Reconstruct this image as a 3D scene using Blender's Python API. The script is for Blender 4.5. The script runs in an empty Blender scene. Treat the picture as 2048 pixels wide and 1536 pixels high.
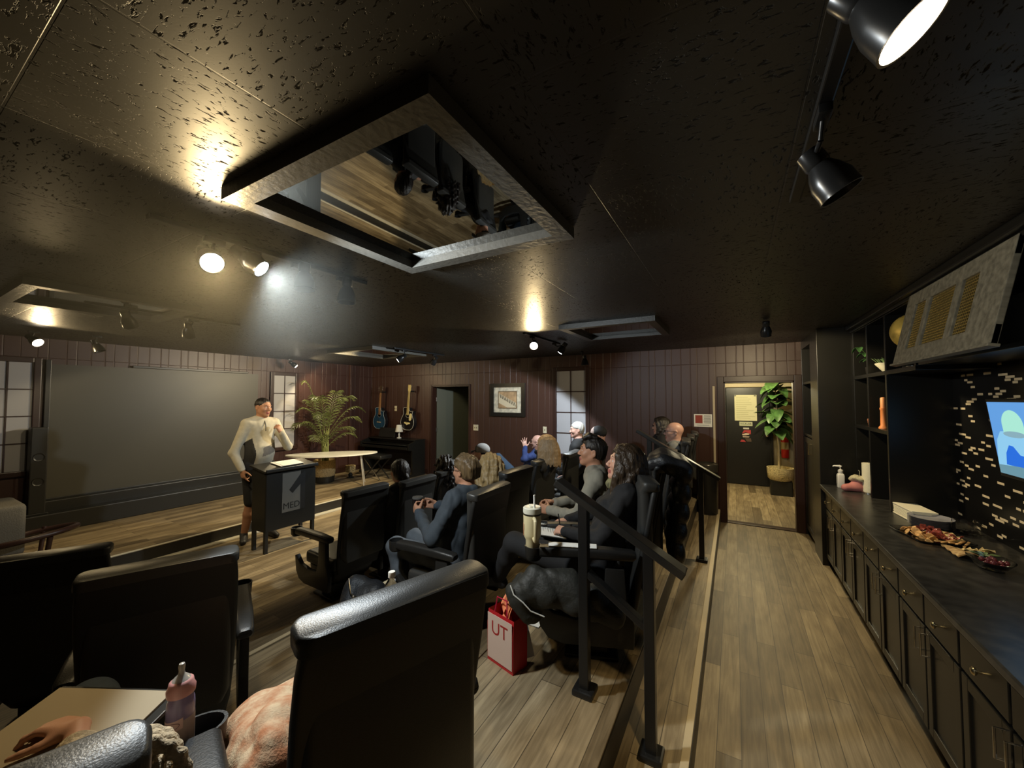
import bpy, bmesh, math, random
import numpy as np
from mathutils import Vector, Matrix, Euler

R = math.radians
S = bpy.context.scene
COL = S.collection

# ------------------------------------------------------------------ camera, world, exposure
cam_data = bpy.data.cameras.new('camera')
cam_data.sensor_fit = 'HORIZONTAL'
cam_data.sensor_width = 36.0
cam_data.lens = 36.0 * 775.0 / 2048.0
cam_data.clip_start = 0.02
cam_data.clip_end = 60
cam = bpy.data.objects.new('camera', cam_data)
cam.location = (0, 0, 1.80)
cam.rotation_euler = (R(90 + 2.15), 0, R(29.8))
COL.objects.link(cam)
S.camera = cam

world = bpy.data.worlds.new('world')
S.world = world
world.use_nodes = True
world.node_tree.nodes['Background'].inputs[0].default_value = (0.9, 0.85, 0.7, 1)
world.node_tree.nodes['Background'].inputs[1].default_value = 0.02

S.view_settings.view_transform = 'Standard'
S.view_settings.look = 'None'
S.view_settings.exposure = 0.0
S.view_settings.gamma = 1.0
S.view_settings.use_curve_mapping = False
try:
    S.cycles.use_denoising = True
    S.cycles.max_bounces = 6
    S.cycles.diffuse_bounces = 3
    S.cycles.glossy_bounces = 4
    S.cycles.transmission_bounces = 6
    S.cycles.transparent_max_bounces = 6
    S.cycles.sample_clamp_indirect = 4.0
    S.cycles.caustics_reflective = False
    S.cycles.caustics_refractive = False
except Exception:
    pass

WARM = (1.0, 0.74, 0.37)
WARM2 = (1.0, 0.80, 0.47)
COOL = (0.84, 0.94, 1.0)

# (position of the lamp mouth, direction, colour, power, beam angle (180+ = bare bulb), mouth radius)   -- every lit lamp of the room
LAMPS = [
    # over the counter
    ('counter', (0.268, 0.865, 2.41), (0.57, -0.08, -0.82), WARM, 76, 138, 0.054),
    # middle track, over the seats
    ('warm_mid', (-1.98, 0.805, 2.395), (0.74, -0.10, -0.50), WARM, 36, 152, 0.047),
    ('cool_mid', (-1.89, 0.965, 2.40), (0.62, 0.48, -0.58), COOL, 125, 122, 0.042),
    ('warm_far', (-2.06, 4.12, 2.425), (0.35, -0.80, -0.45), WARM, 36, 150, 0.050),
    ('cool_far', (-2.02, 4.83, 2.42), (-0.55, 0.02, -0.76), COOL, 230, 132, 0.046),
    # above the door
    ('door', (0.285, 4.56, 2.42), (0.0, 0.42, -0.85), WARM2, 88, 158, 0.045),
    # stage
    ('stage_a', (-4.56, 1.68, 2.40), (-0.50, 0.25, -0.80), WARM2, 38, 115, 0.05),
    ('stage_b', (-4.40, 1.22, 2.41), (-0.50, 0.45, -0.75), WARM2, 20, 110, 0.05),
    ('stage_c', (-4.55, 4.36, 2.40), (-0.70, -0.45, -0.60), WARM2, 250, 112, 0.05),
    ('stage_d', (-4.48, 5.08, 2.40), (-0.70, 0.15, -0.65), WARM2, 60, 112, 0.05),
    ('wall_left', (-6.62, 1.09, 2.41), (0.72, 0.35, -0.50), WARM, 30, 135, 0.05),
    ('wall_right', (-7.20, 4.33, 2.41), (0.45, 0.62, -0.60), WARM2, 52, 160, 0.04),
]

# ------------------------------------------------------------------ materials
MATS = {}

def nodes_of(m):
    return m.node_tree.nodes, m.node_tree.links

def mat(name, col, rough=0.5, metal=0.0, spec=0.5, bump=None, var=None, trans=0.0, ior=1.45, emit=None, sheen=0.0, alpha=1.0, coat=0.0):
    """Principled material.  bump=(scale, strength, detail) noise bump; var=(scale, amount) noise colour variation."""
    if name in MATS:
        return MATS[name]
    m = bpy.data.materials.new(name)
    m.use_nodes = True
    n, l = nodes_of(m)
    b = n['Principled BSDF']
    b.inputs['Base Color'].default_value = (*col, 1)
    b.inputs['Roughness'].default_value = rough
    b.inputs['Metallic'].default_value = metal
    b.inputs['Specular IOR Level'].default_value = spec
    b.inputs['IOR'].default_value = ior
    b.inputs['Transmission Weight'].default_value = trans
    b.inputs['Sheen Weight'].default_value = sheen
    b.inputs['Coat Weight'].default_value = coat
    b.inputs['Alpha'].default_value = alpha
    if emit:
        b.inputs['Emission Color'].default_value = (*emit[0], 1)
        b.inputs['Emission Strength'].default_value = emit[1]
    tc = None
    if bump or var:
        tc = n.new('ShaderNodeTexCoord')
    if bump:
        t = n.new('ShaderNodeTexNoise')
        mp = n.new('ShaderNodeMapping')
        sc = bump[0]
        mp.inputs['Scale'].default_value = sc if isinstance(sc, tuple) else (sc, sc, sc)
        t.inputs['Scale'].default_value = 1.0
        t.inputs['Detail'].default_value = bump[2] if len(bump) > 2 else 3
        bp = n.new('ShaderNodeBump')
        bp.inputs['Strength'].default_value = bump[1]
        bp.inputs['Distance'].default_value = bump[3] if len(bump) > 3 else 0.01
        l.new(tc.outputs['Object'], mp.inputs['Vector'])
        l.new(mp.outputs['Vector'], t.inputs['Vector'])
        l.new(t.outputs['Fac'], bp.inputs['Height'])
        l.new(bp.outputs['Normal'], b.inputs['Normal'])
    if var:
        t = n.new('ShaderNodeTexNoise')
        mp = n.new('ShaderNodeMapping')
        sc = var[0]
        mp.inputs['Scale'].default_value = sc if isinstance(sc, tuple) else (sc, sc, sc)
        t.inputs['Scale'].default_value = 1.0
        t.inputs['Detail'].default_value = 4
        mx = n.new('ShaderNodeMix')
        mx.data_type = 'RGBA'
        k = var[1]
        c2 = var[2] if len(var) > 2 else tuple(min(1, c * (1 + k)) for c in col)
        c1 = tuple(c * (1 - k) for c in col) if len(var) <= 2 else col
        mx.inputs[6].default_value = (*c1, 1)
        mx.inputs[7].default_value = (*c2, 1)
        rp = n.new('ShaderNodeValToRGB')
        rp.color_ramp.elements[0].position = 0.35
        rp.color_ramp.elements[1].position = 0.65
        l.new(tc.outputs['Object'], mp.inputs['Vector'])
        l.new(mp.outputs['Vector'], t.inputs['Vector'])
        l.new(t.outputs['Fac'], rp.inputs['Fac'])
        l.new(rp.outputs['Color'], mx.inputs[0])
        l.new(mx.outputs[2], b.inputs['Base Color'])
    MATS[name] = m
    return m

def pos_node(n):
    return n.new('ShaderNodeNewGeometry').outputs['Position']

def wood_floor(name, c1, c2, plank_w=0.112, plank_l=1.15, rough=0.52):
    m = bpy.data.materials.new(name)
    m.use_nodes = True
    n, l = nodes_of(m)
    b = n['Principled BSDF']
    sep = n.new('ShaderNodeSeparateXYZ')
    l.new(pos_node(n), sep.inputs[0])
    cb = n.new('ShaderNodeCombineXYZ')      # planks run along world Y
    l.new(sep.outputs['Y'], cb.inputs['X'])
    l.new(sep.outputs['X'], cb.inputs['Y'])
    br = n.new('ShaderNodeTexBrick')
    br.offset = 0.37
    br.inputs['Color1'].default_value = (*c1, 1)
    br.inputs['Color2'].default_value = (*c2, 1)
    br.inputs['Mortar'].default_value = (c1[0] * .42, c1[1] * .42, c1[2] * .42, 1)
    br.inputs['Scale'].default_value = 1.0
    br.inputs['Mortar Size'].default_value = 0.0026
    br.inputs['Mortar Smooth'].default_value = 0.6
    br.inputs['Bias'].default_value = 0.0
    br.inputs['Brick Width'].default_value = plank_l
    br.inputs['Row Height'].default_value = plank_w
    l.new(cb.outputs[0], br.inputs['Vector'])
    mp = n.new('ShaderNodeMapping')
    mp.inputs['Scale'].default_value = (38, 2.2, 1)
    l.new(pos_node(n), mp.inputs['Vector'])
    ns = n.new('ShaderNodeTexNoise')
    ns.inputs['Scale'].default_value = 1.0
    ns.inputs['Detail'].default_value = 6
    ns.inputs['Distortion'].default_value = 1.2
    l.new(mp.outputs[0], ns.inputs['Vector'])
    mp2 = n.new('ShaderNodeMapping')
    mp2.inputs['Scale'].default_value = (14, 3.4, 1)
    l.new(pos_node(n), mp2.inputs['Vector'])
    n2 = n.new('ShaderNodeTexNoise')
    n2.inputs['Scale'].default_value = 1.0
    n2.inputs['Detail'].default_value = 4
    l.new(mp2.outputs[0], n2.inputs['Vector'])
    rp = n.new('ShaderNodeValToRGB')
    rp.color_ramp.elements[0].position = 0.30
    rp.color_ramp.elements[0].color = (0.62, 0.60, 0.57, 1)
    rp.color_ramp.elements[1].position = 0.66
    rp.color_ramp.elements[1].color = (1.12, 1.12, 1.12, 1)
    l.new(ns.outputs['Fac'], rp.inputs['Fac'])
    rp2 = n.new('ShaderNodeValToRGB')
    rp2.color_ramp.elements[0].position = 0.33
    rp2.color_ramp.elements[0].color = (0.72, 0.69, 0.64, 1)
    rp2.color_ramp.elements[1].position = 0.60
    rp2.color_ramp.elements[1].color = (1.05, 1.05, 1.05, 1)
    l.new(n2.outputs['Fac'], rp2.inputs['Fac'])
    m1 = n.new('ShaderNodeMix'); m1.data_type = 'RGBA'; m1.blend_type = 'MULTIPLY'; m1.inputs[0].default_value = 1
    l.new(br.outputs['Color'], m1.inputs[6]); l.new(rp.outputs['Color'], m1.inputs[7])
    m2 = n.new('ShaderNodeMix'); m2.data_type = 'RGBA'; m2.blend_type = 'MULTIPLY'; m2.inputs[0].default_value = 1
    l.new(m1.outputs[2], m2.inputs[6]); l.new(rp2.outputs['Color'], m2.inputs[7])
    l.new(m2.outputs[2], b.inputs['Base Color'])
    b.inputs['Roughness'].default_value = rough
    bp = n.new('ShaderNodeBump'); bp.inputs['Strength'].default_value = 0.25; bp.inputs['Distance'].default_value = 0.002
    l.new(ns.outputs['Fac'], bp.inputs['Height'])
    l.new(bp.outputs['Normal'], b.inputs['Normal'])
    return m

def panel_wall(name, col, axis, rough=0.42):
    """Painted vertical groove panelling; axis = world axis along the wall."""
    m = bpy.data.materials.new(name)
    m.use_nodes = True
    n, l = nodes_of(m)
    b = n['Principled BSDF']
    sep = n.new('ShaderNodeSeparateXYZ')
    l.new(pos_node(n), sep.inputs[0])
    dv = n.new('ShaderNodeMath'); dv.operation = 'MULTIPLY'; dv.inputs[1].default_value = 1 / 0.61
    l.new(sep.outputs[axis], dv.inputs[0])
    fr = n.new('ShaderNodeMath'); fr.operation = 'FRACT'
    l.new(dv.outputs[0], fr.inputs[0])
    rp = n.new('ShaderNodeValToRGB')
    cr = rp.color_ramp
    cr.elements[0].position = 0.0; cr.elements[0].color = (1, 1, 1, 1)
    cr.elements[1].position = 1.0; cr.elements[1].color = (1, 1, 1, 1)
    for c in (0.06, 0.21, 0.47, 0.62, 0.84):
        for p, v in ((c - .011, 1), (c - .006, 0), (c + .006, 0), (c + .011, 1)):
            e = cr.elements.new(p); e.color = (v, v, v, 1)
    l.new(fr.outputs[0], rp.inputs['Fac'])
    # one horizontal joint between the panels and the strip above them
    rz = n.new('ShaderNodeMapRange'); rz.inputs['From Min'].default_value = 2.30; rz.inputs['From Max'].default_value = 2.34
    l.new(sep.outputs['Z'], rz.inputs['Value'])
    rq = n.new('ShaderNodeValToRGB')
    rq.color_ramp.elements[0].color = (1, 1, 1, 1); rq.color_ramp.elements[1].color = (1, 1, 1, 1)
    for p, v in ((.38, 1), (.46, 0), (.54, 0), (.62, 1)):
        e = rq.color_ramp.elements.new(p); e.color = (v, v, v, 1)
    l.new(rz.outputs[0], rq.inputs['Fac'])
    mn = n.new('ShaderNodeMath'); mn.operation = 'MINIMUM'
    l.new(rp.outputs['Color'], mn.inputs[0]); l.new(rq.outputs['Color'], mn.inputs[1])
    ns = n.new('ShaderNodeTexNoise'); ns.inputs['Scale'].default_value = 40; ns.inputs['Detail'].default_value = 4
    l.new(pos_node(n), ns.inputs['Vector'])
    ad = n.new('ShaderNodeMath'); ad.operation = 'MULTIPLY_ADD'; ad.inputs[1].default_value = 0.12
    l.new(ns.outputs['Fac'], ad.inputs[0]); l.new(mn.outputs[0], ad.inputs[2])
    bp = n.new('ShaderNodeBump'); bp.inputs['Strength'].default_value = 0.75; bp.inputs['Distance'].default_value = 0.006
    l.new(ad.outputs[0], bp.inputs['Height']); l.new(bp.outputs['Normal'], b.inputs['Normal'])
    b.inputs['Base Color'].default_value = (*col, 1)
    b.inputs['Roughness'].default_value = rough
    return m

def ceiling_mat(name):
    m = bpy.data.materials.new(name)
    m.use_nodes = True
    n, l = nodes_of(m)
    b = n['Principled BSDF']
    P = pos_node(n)
    # large square tiles; the pits of neighbouring tiles run crosswise
    ck = n.new('ShaderNodeTexChecker'); ck.inputs['Scale'].default_value = 1 / 0.61
    mo = n.new('ShaderNodeMapping'); mo.inputs['Location'].default_value = (1.05, -0.50 + 0.305, 0.3)
    l.new(P, mo.inputs['Vector']); l.new(mo.outputs[0], ck.inputs['Vector'])
    def pits(sc):
        mp = n.new('ShaderNodeMapping'); mp.inputs['Scale'].default_value = sc
        l.new(P, mp.inputs['Vector'])
        t = n.new('ShaderNodeTexNoise'); t.inputs['Scale'].default_value = 1; t.inputs['Detail'].default_value = 3.5
        t.inputs['Roughness'].default_value = 0.62; t.inputs['Distortion'].default_value = 0.6
        l.new(mp.outputs[0], t.inputs['Vector'])
        return t.outputs['Fac']
    a = pits((34, 92, 1)); c = pits((92, 34, 1))
    mx = n.new('ShaderNodeMix'); mx.data_type = 'FLOAT'
    l.new(ck.outputs['Fac'], mx.inputs[0]); l.new(a, mx.inputs[2]); l.new(c, mx.inputs[3])
    rp = n.new('ShaderNodeValToRGB')
    rp.color_ramp.elements[0].position = 0.585; rp.color_ramp.elements[0].color = (1, 1, 1, 1)
    rp.color_ramp.elements[1].position = 0.64; rp.color_ramp.elements[1].color = (0, 0, 0, 1)
    l.new(mx.outputs[0], rp.inputs['Fac'])
    br = n.new('ShaderNodeTexBrick'); br.offset = 0.0
    br.inputs['Scale'].default_value = 1; br.inputs['Brick Width'].default_value = 0.61; br.inputs['Row Height'].default_value = 0.61
    br.inputs['Mortar Size'].default_value = 0.0035; br.inputs['Mortar Smooth'].default_value = 0.4
    br.inputs['Color1'].default_value = (1, 1, 1, 1); br.inputs['Color2'].default_value = (1, 1, 1, 1); br.inputs['Mortar'].default_value = (0, 0, 0, 1)
    l.new(mo.outputs[0], br.inputs['Vector'])
    mn = n.new('ShaderNodeMath'); mn.operation = 'MINIMUM'
    l.new(rp.outputs['Color'], mn.inputs[0]); l.new(br.outputs['Color'], mn.inputs[1])
    fine = n.new('ShaderNodeTexNoise'); fine.inputs['Scale'].default_value = 160; fine.inputs['Detail'].default_value = 2
    l.new(P, fine.inputs['Vector'])
    ad = n.new('ShaderNodeMath'); ad.operation = 'MULTIPLY_ADD'; ad.inputs[1].default_value = 0.05
    l.new(fine.outputs['Fac'], ad.inputs[0]); l.new(mn.outputs[0], ad.inputs[2])
    bp = n.new('ShaderNodeBump'); bp.inputs['Strength'].default_value = 0.45; bp.inputs['Distance'].default_value = 0.0035
    l.new(ad.outputs[0], bp.inputs['Height']); l.new(bp.outputs['Normal'], b.inputs['Normal'])
    b.inputs['Base Color'].default_value = (0.024, 0.0225, 0.019, 1)
    r1 = n.new('ShaderNodeMapRange'); r1.inputs['To Min'].default_value = 0.95; r1.inputs['To Max'].default_value = 0.42
    l.new(rp.outputs['Color'], r1.inputs['Value']); l.new(r1.outputs[0], b.inputs['Roughness'])
    r2 = n.new('ShaderNodeMapRange'); r2.inputs['To Min'].default_value = 0.02; r2.inputs['To Max'].default_value = 0.5
    l.new(rp.outputs['Color'], r2.inputs['Value']); l.new(r2.outputs[0], b.inputs['Specular IOR Level'])
    return m

def mosaic_mat(name):
    m = bpy.data.materials.new(name)
    m.use_nodes = True
    n, l = nodes_of(m)
    b = n['Principled BSDF']
    sep = n.new('ShaderNodeSeparateXYZ'); l.new(pos_node(n), sep.inputs[0])
    def mth(op, x, y=None):
        q = n.new('ShaderNodeMath'); q.operation = op
        for i, v in enumerate((x, y)):
            if v is None: continue
            if isinstance(v, (int, float)): q.inputs[i].default_value = v
            else: l.new(v, q.inputs[i])
        return q.outputs[0]
    zr = mth('DIVIDE', sep.outputs['Z'], .0175); row = mth('FLOOR', zr); fz = mth('FRACT', zr)
    yr = mth('ADD', mth('DIVIDE', sep.outputs['Y'], .110), mth('MULTIPLY', row, .37)); colm = mth('FLOOR', yr); fy = mth('FRACT', yr)
    cb = n.new('ShaderNodeCombineXYZ'); l.new(row, cb.inputs['X']); l.new(colm, cb.inputs['Y'])
    wn = n.new('ShaderNodeTexWhiteNoise'); wn.noise_dimensions = '2D'; l.new(cb.outputs[0], wn.inputs['Vector'])
    inside = mth('MULTIPLY', mth('GREATER_THAN', fz, .14), mth('MULTIPLY', mth('GREATER_THAN', fy, .05), mth('LESS_THAN', fy, mth('ADD', .45, mth('MULTIPLY', mth('FRACT', mth('MULTIPLY', wn.outputs['Value'], 97.0)), .55)))))
    gold = mth('MULTIPLY', mth('GREATER_THAN', wn.outputs['Value'], .85), inside)
    rp = n.new('ShaderNodeMix'); rp.data_type = 'RGBA'
    rp.inputs[6].default_value = (0.004, 0.004, 0.004, 1); rp.inputs[7].default_value = (0.66, 0.56, 0.38, 1)
    l.new(gold, rp.inputs[0])
    l.new(rp.outputs[2], b.inputs['Base Color'])
    b.inputs['Roughness'].default_value = 0.32
    return m

M_WOOD = wood_floor('wood_plank', (0.160, 0.120, 0.068), (0.390, 0.312, 0.192))
M_CEIL = ceiling_mat('black_textured_ceiling')
M_WALLX = panel_wall('maroon_panelling_far', (0.052, 0.0225, 0.0160), 'X')
M_WALLY = panel_wall('maroon_panelling_side', (0.052, 0.0225, 0.0175), 'Y')
M_MOSAIC = mosaic_mat('mosaic_tile')
M_BLACK = mat('black_paint', (0.016, 0.0155, 0.0135), 0.38)
M_BLACKW = mat('black_wall_paint', (0.018, 0.017, 0.014), 0.50, bump=(60, .08))
M_TRIM = mat('dark_brown_trim', (0.030, 0.013, 0.010), 0.38)
M_PLAST = mat('black_plastic', (0.016, 0.0155, 0.0145), 0.42, bump=(220, .12))
M_VINYL = mat('black_vinyl', (0.034, 0.034, 0.032), 0.40, bump=(300, .30, 3, .002))
M_CHAIRBACK = mat('chair_back_fabric', (0.014, 0.0143, 0.0138), 0.5, bump=(500, .3, 2, .002))
M_GREYFAB = mat('grey_chair_fabric', (0.085, 0.085, 0.088), 0.85, bump=(500, .4, 2, .002))
M_BMETAL = mat('black_metal', (0.012, 0.012, 0.012), 0.32, metal=0.0)
M_CHROME = mat('chrome', (0.75, 0.73, 0.68), 0.18, metal=1.0)
M_BRASS = mat('brass', (0.80, 0.70, 0.45), 0.22, metal=1.0)
M_WHITE = mat('white_plastic', (0.72, 0.71, 0.66), 0.35)
M_PAPER = mat('white_paper', (0.78, 0.77, 0.72), 0.7)
M_IVORY = mat('ivory_plate', (0.62, 0.55, 0.38), 0.4)
M_FROST = mat('frosted_pane', (0.37, 0.365, 0.385), 0.35, bump=(90, .04))
M_MIRROR = mat('mirror_glass', (0.32, 0.32, 0.31), 0.015, metal=1.0)
M_GLASS = mat('clear_plastic', (0.95, 0.96, 0.96), 0.06, trans=1.0, ior=1.35)

# ------------------------------------------------------------------ mesh helpers
class MB:
    """Collects shapes; build() links them as ONE mesh object."""
    def __init__(s):
        s.v = []; s.f = []; s.m = []
    def add(s, verts, faces, mi=0, M=None):
        b = len(s.v)
        if M is not None:
            verts = [M @ Vector(p) for p in verts]
        s.v.extend([tuple(p) for p in verts])
        s.f.extend([tuple(b + i for i in f) for f in faces])
        s.m.extend([mi] * len(faces))
        return s
    def box(s, c, size, bev=0.0, M=None, mi=0, seg=2):
        bm = bmesh.new()
        bmesh.ops.create_cube(bm, size=1.0)
        bmesh.ops.scale(bm, vec=size, verts=bm.verts)
        if bev > 0:
            bev = min(bev, min(size) * .45)
            bmesh.ops.bevel(bm, geom=bm.edges[:] + bm.verts[:], offset=bev, segments=seg, profile=0.6, affect='EDGES')
        bmesh.ops.translate(bm, vec=c, verts=bm.verts)
        s.bm(bm, M, mi)
        return s
    def bm(s, bm, M=None, mi=0):
        bm.verts.index_update()
        s.add([v.co.copy() for v in bm.verts], [[v.index for v in f.verts] for f in bm.faces], mi, M)
        bm.free()
        return s
    def cyl(s, p0, p1, r0, r1=None, seg=16, caps=True, mi=0):
        r1 = r0 if r1 is None else r1
        p0 = Vector(p0); p1 = Vector(p1)
        z = (p1 - p0).normalized()
        x = z.orthogonal().normalized(); y = z.cross(x)
        vs = []; fs = []
        for p, r in ((p0, r0), (p1, r1)):
            for i in range(seg):
                a = 2 * math.pi * i / seg
                vs.append(p + (x * math.cos(a) + y * math.sin(a)) * r)
        for i in range(seg):
            j = (i + 1) % seg
            fs.append((i, j, seg + j, seg + i))
        if caps:
            fs.append(tuple(range(seg))[::-1]); fs.append(tuple(range(seg, 2 * seg)))
        return s.add(vs, fs, mi)
    def tube(s, pts, r, seg=8, mi=0, closed=False):
        pts = [Vector(p) for p in pts]
        rs = r if isinstance(r, (list, tuple)) else [r] * len(pts)
        vs = []; fs = []
        up = None
        n = len(pts)
        for i, p in enumerate(pts):
            if closed:
                t = (pts[(i + 1) % n] - pts[i - 1]).normalized()
            else:
                t = (pts[min(i + 1, n - 1)] - pts[max(i - 1, 0)]).normalized()
            if up is None:
                up = t.orthogonal().normalized()
            up = (up - t * up.dot(t)).normalized()
            w = t.cross(up)
            for k in range(seg):
                a = 2 * math.pi * k / seg
                vs.append(p + (up * math.cos(a) + w * math.sin(a)) * rs[i])
        for i in range(n if closed else n - 1):
            for k in range(seg):
                k2 = (k + 1) % seg; i2 = (i + 1) % n
                fs.append((i * seg + k, i * seg + k2, i2 * seg + k2, i2 * seg + k))
        if not closed:
            fs.append(tuple(range(seg))[::-1]); fs.append(tuple((n - 1) * seg + k for k in range(seg)))
        return s.add(vs, fs, mi)
    def lathe(s, prof, seg=24, c=(0, 0, 0), M=None, mi=0, sx=1.0, sy=1.0, capb=True, capt=True):
        vs = []; fs = []
        for r, z in prof:
            for k in range(seg):
                a = 2 * math.pi * k / seg
                vs.append(Vector((c[0] + r * sx * math.cos(a), c[1] + r * sy * math.sin(a), c[2] + z)))
        for i in range(len(prof) - 1):
            for k in range(seg):
                k2 = (k + 1) % seg
                fs.append((i * seg + k, i * seg + k2, (i + 1) * seg + k2, (i + 1) * seg + k))
        if capb: fs.append(tuple(range(seg))[::-1])
        if capt: fs.append(tuple((len(prof) - 1) * seg + k for k in range(seg)))
        return s.add(vs, fs, mi, M)
    def prism(s, poly, h0, h1, M=None, mi=0):
        """poly in the local xy plane, extruded along z from h0 to h1."""
        n = len(poly)
        vs = [Vector((x, y, h0)) for x, y in poly] + [Vector((x, y, h1)) for x, y in poly]
        fs = [tuple(range(n))[::-1], tuple(range(n, 2 * n))]
        for i in range(n):
            j = (i + 1) % n
            fs.append((i, j, n + j, n + i))
        return s.add(vs, fs, mi, M)
    def loft(s, rings, mi=0, caps=True):
        n = len(rings[0]); vs = [p for r in rings for p in r]; fs = []
        for i in range(len(rings) - 1):
            for k in range(n):
                k2 = (k + 1) % n
                fs.append((i * n + k, i * n + k2, (i + 1) * n + k2, (i + 1) * n + k))
        if caps:
            fs.append(tuple(range(n))[::-1]); fs.append(tuple((len(rings) - 1) * n + k for k in range(n)))
        return s.add(vs, fs, mi)
    def grid(s, fn, nu, nv, mi=0, thick=0.0):
        """Surface p = fn(u,v); with thick it becomes a closed slab."""
        P = [[Vector(fn(i / nu, j / nv)) for j in range(nv + 1)] for i in range(nu + 1)]
        vs = [p for r in P for p in r]; w = nv + 1; fs = []
        for i in range(nu):
            for j in range(nv):
                fs.append((i * w + j, (i + 1) * w + j, (i + 1) * w + j + 1, i * w + j + 1))
        if thick:
            N = len(vs)
            nrm = []
            for i in range(nu + 1):
                for j in range(nv + 1):
                    du = P[min(i + 1, nu)][j] - P[max(i - 1, 0)][j]
                    dv = P[i][min(j + 1, nv)] - P[i][max(j - 1, 0)]
                    q = du.cross(dv)
                    nrm.append(q.normalized() if q.length > 1e-12 else Vector((0, 0, 1)))
            vs = vs + [p - q * thick for p, q in zip(vs, nrm)]
            fs2 = [tuple(N + i for i in f[::-1]) for f in fs]
            ed = [i * w for i in range(nu + 1)] + [nu * w + j for j in range(1, nv + 1)] + [i * w + nv for i in range(nu - 1, -1, -1)] + [j for j in range(nv - 1, 0, -1)]
            for a, bb in zip(ed, ed[1:] + ed[:1]):
                fs2.append((bb, a, N + a, N + bb))
            fs = fs + fs2
        return s.add(vs, fs, mi)
    def sphere(s, c, r, seg=16, rings=10, mi=0, sc=(1, 1, 1), M=None):
        bm = bmesh.new()
        bmesh.ops.create_uvsphere(bm, u_segments=seg, v_segments=rings, radius=r)
        bmesh.ops.scale(bm, vec=sc, verts=bm.verts)
        bmesh.ops.translate(bm, vec=c, verts=bm.verts)
        return s.bm(bm, M, mi)
    def build(s, name, material, parent=None, smooth=False, loc=None, rot=None, angle=40):
        me = bpy.data.meshes.new(name)
        me.from_pydata(s.v, [], s.f)
        mats = material if isinstance(material, (list, tuple)) else [material]
        for m in mats: me.materials.append(m)
        if len(mats) > 1:
            me.polygons.foreach_set('material_index', s.m)
        bm = bmesh.new(); bm.from_mesh(me)
        bmesh.ops.recalc_face_normals(bm, faces=bm.faces[:])
        bm.to_mesh(me); bm.free()
        if smooth:
            me.shade_smooth()
            try: me.set_sharp_from_angle(angle=R(angle))
            except Exception: pass
        me.update()
        o = bpy.data.objects.new(name, me)
        COL.objects.link(o)
        if parent is not None: o.parent = parent
        if loc is not None: o.location = loc
        if rot is not None: o.rotation_euler = rot
        return o

def tag(o, label, cat, group=None, kind=None):
    o['label'] = label; o['category'] = cat
    if group: o['group'] = group
    if kind: o['kind'] = kind
    return o

def thing(name, label, cat, loc=(0, 0, 0), rz=0.0, group=None):
    o = bpy.data.objects.new(name, None)
    o.empty_display_size = 0.1
    COL.objects.link(o)
    o.location = loc; o.rotation_euler = (0, 0, rz)
    return tag(o, label, cat, group)

def struct(name, mb, m, smooth=False):
    o = mb.build(name, m, None, smooth)
    o['kind'] = 'structure'
    return o

def copy_tree(root, loc, rz, label=None, group=None):
    r = root.copy(); COL.objects.link(r)
    r.location = loc; r.rotation_euler = (0, 0, rz)
    if label: r['label'] = label
    if group: r['group'] = group
    for ch in list(root.children):
        c = ch.copy(); COL.objects.link(c); c.parent = r
        for g in list(ch.children):
            d = g.copy(); COL.objects.link(d); d.parent = c
    return r

def text_obj(name, s, size, material, parent=None, loc=(0, 0, 0), rot=(0, 0, 0), depth=0.0006, align='CENTER', sx=1.0):
    cu = bpy.data.curves.new(name, 'FONT')
    cu.body = s; cu.size = size; cu.extrude = depth; cu.align_x = align; cu.align_y = 'CENTER'; cu.resolution_u = 3
    tmp = bpy.data.objects.new(name + '_curve', cu)
    COL.objects.link(tmp)
    bpy.context.view_layer.update()
    me = bpy.data.meshes.new_from_object(tmp.evaluated_get(bpy.context.evaluated_depsgraph_get()))
    bpy.data.objects.remove(tmp)
    me.name = name
    me.materials.clear(); me.materials.append(material)
    o = bpy.data.objects.new(name, me); COL.objects.link(o)
    o.parent = parent; o.location = loc; o.rotation_euler = rot; o.scale = (sx, 1, 1)
    return o

def rrect(w, d, r, n=4, cx=0.0, cy=0.0):
    """Rounded rectangle outline as 2-D points."""
    pts = []
    for (sx, sy, a0) in ((1, 1, 0), (-1, 1, 90), (-1, -1, 180), (1, -1, 270)):
        for k in range(n + 1):
            a = R(a0 + 90 * k / n)
            pts.append((cx + sx * (w / 2 - r) + r * math.cos(a), cy + sy * (d / 2 - r) + r * math.sin(a)))
    return pts

# ================================================================== the room
XL, XR, YN, YF, ZC = -7.65, 1.50, -1.60, 6.50, 2.57
ZS = 0.15                 # stage
Z1, Z2 = 0.17, 0.34       # seating tiers
STAGE_X = -5.65
TIER1_X, TIER2_X = -2.72, -1.30
STEP_A, STEP_B = -0.50, -0.21

def slab(x0, x1, y0, y1, z0, z1):
    return MB().box(((x0 + x1) / 2, (y0 + y1) / 2, (z0 + z1) / 2), (x1 - x0, y1 - y0, z1 - z0))

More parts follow.
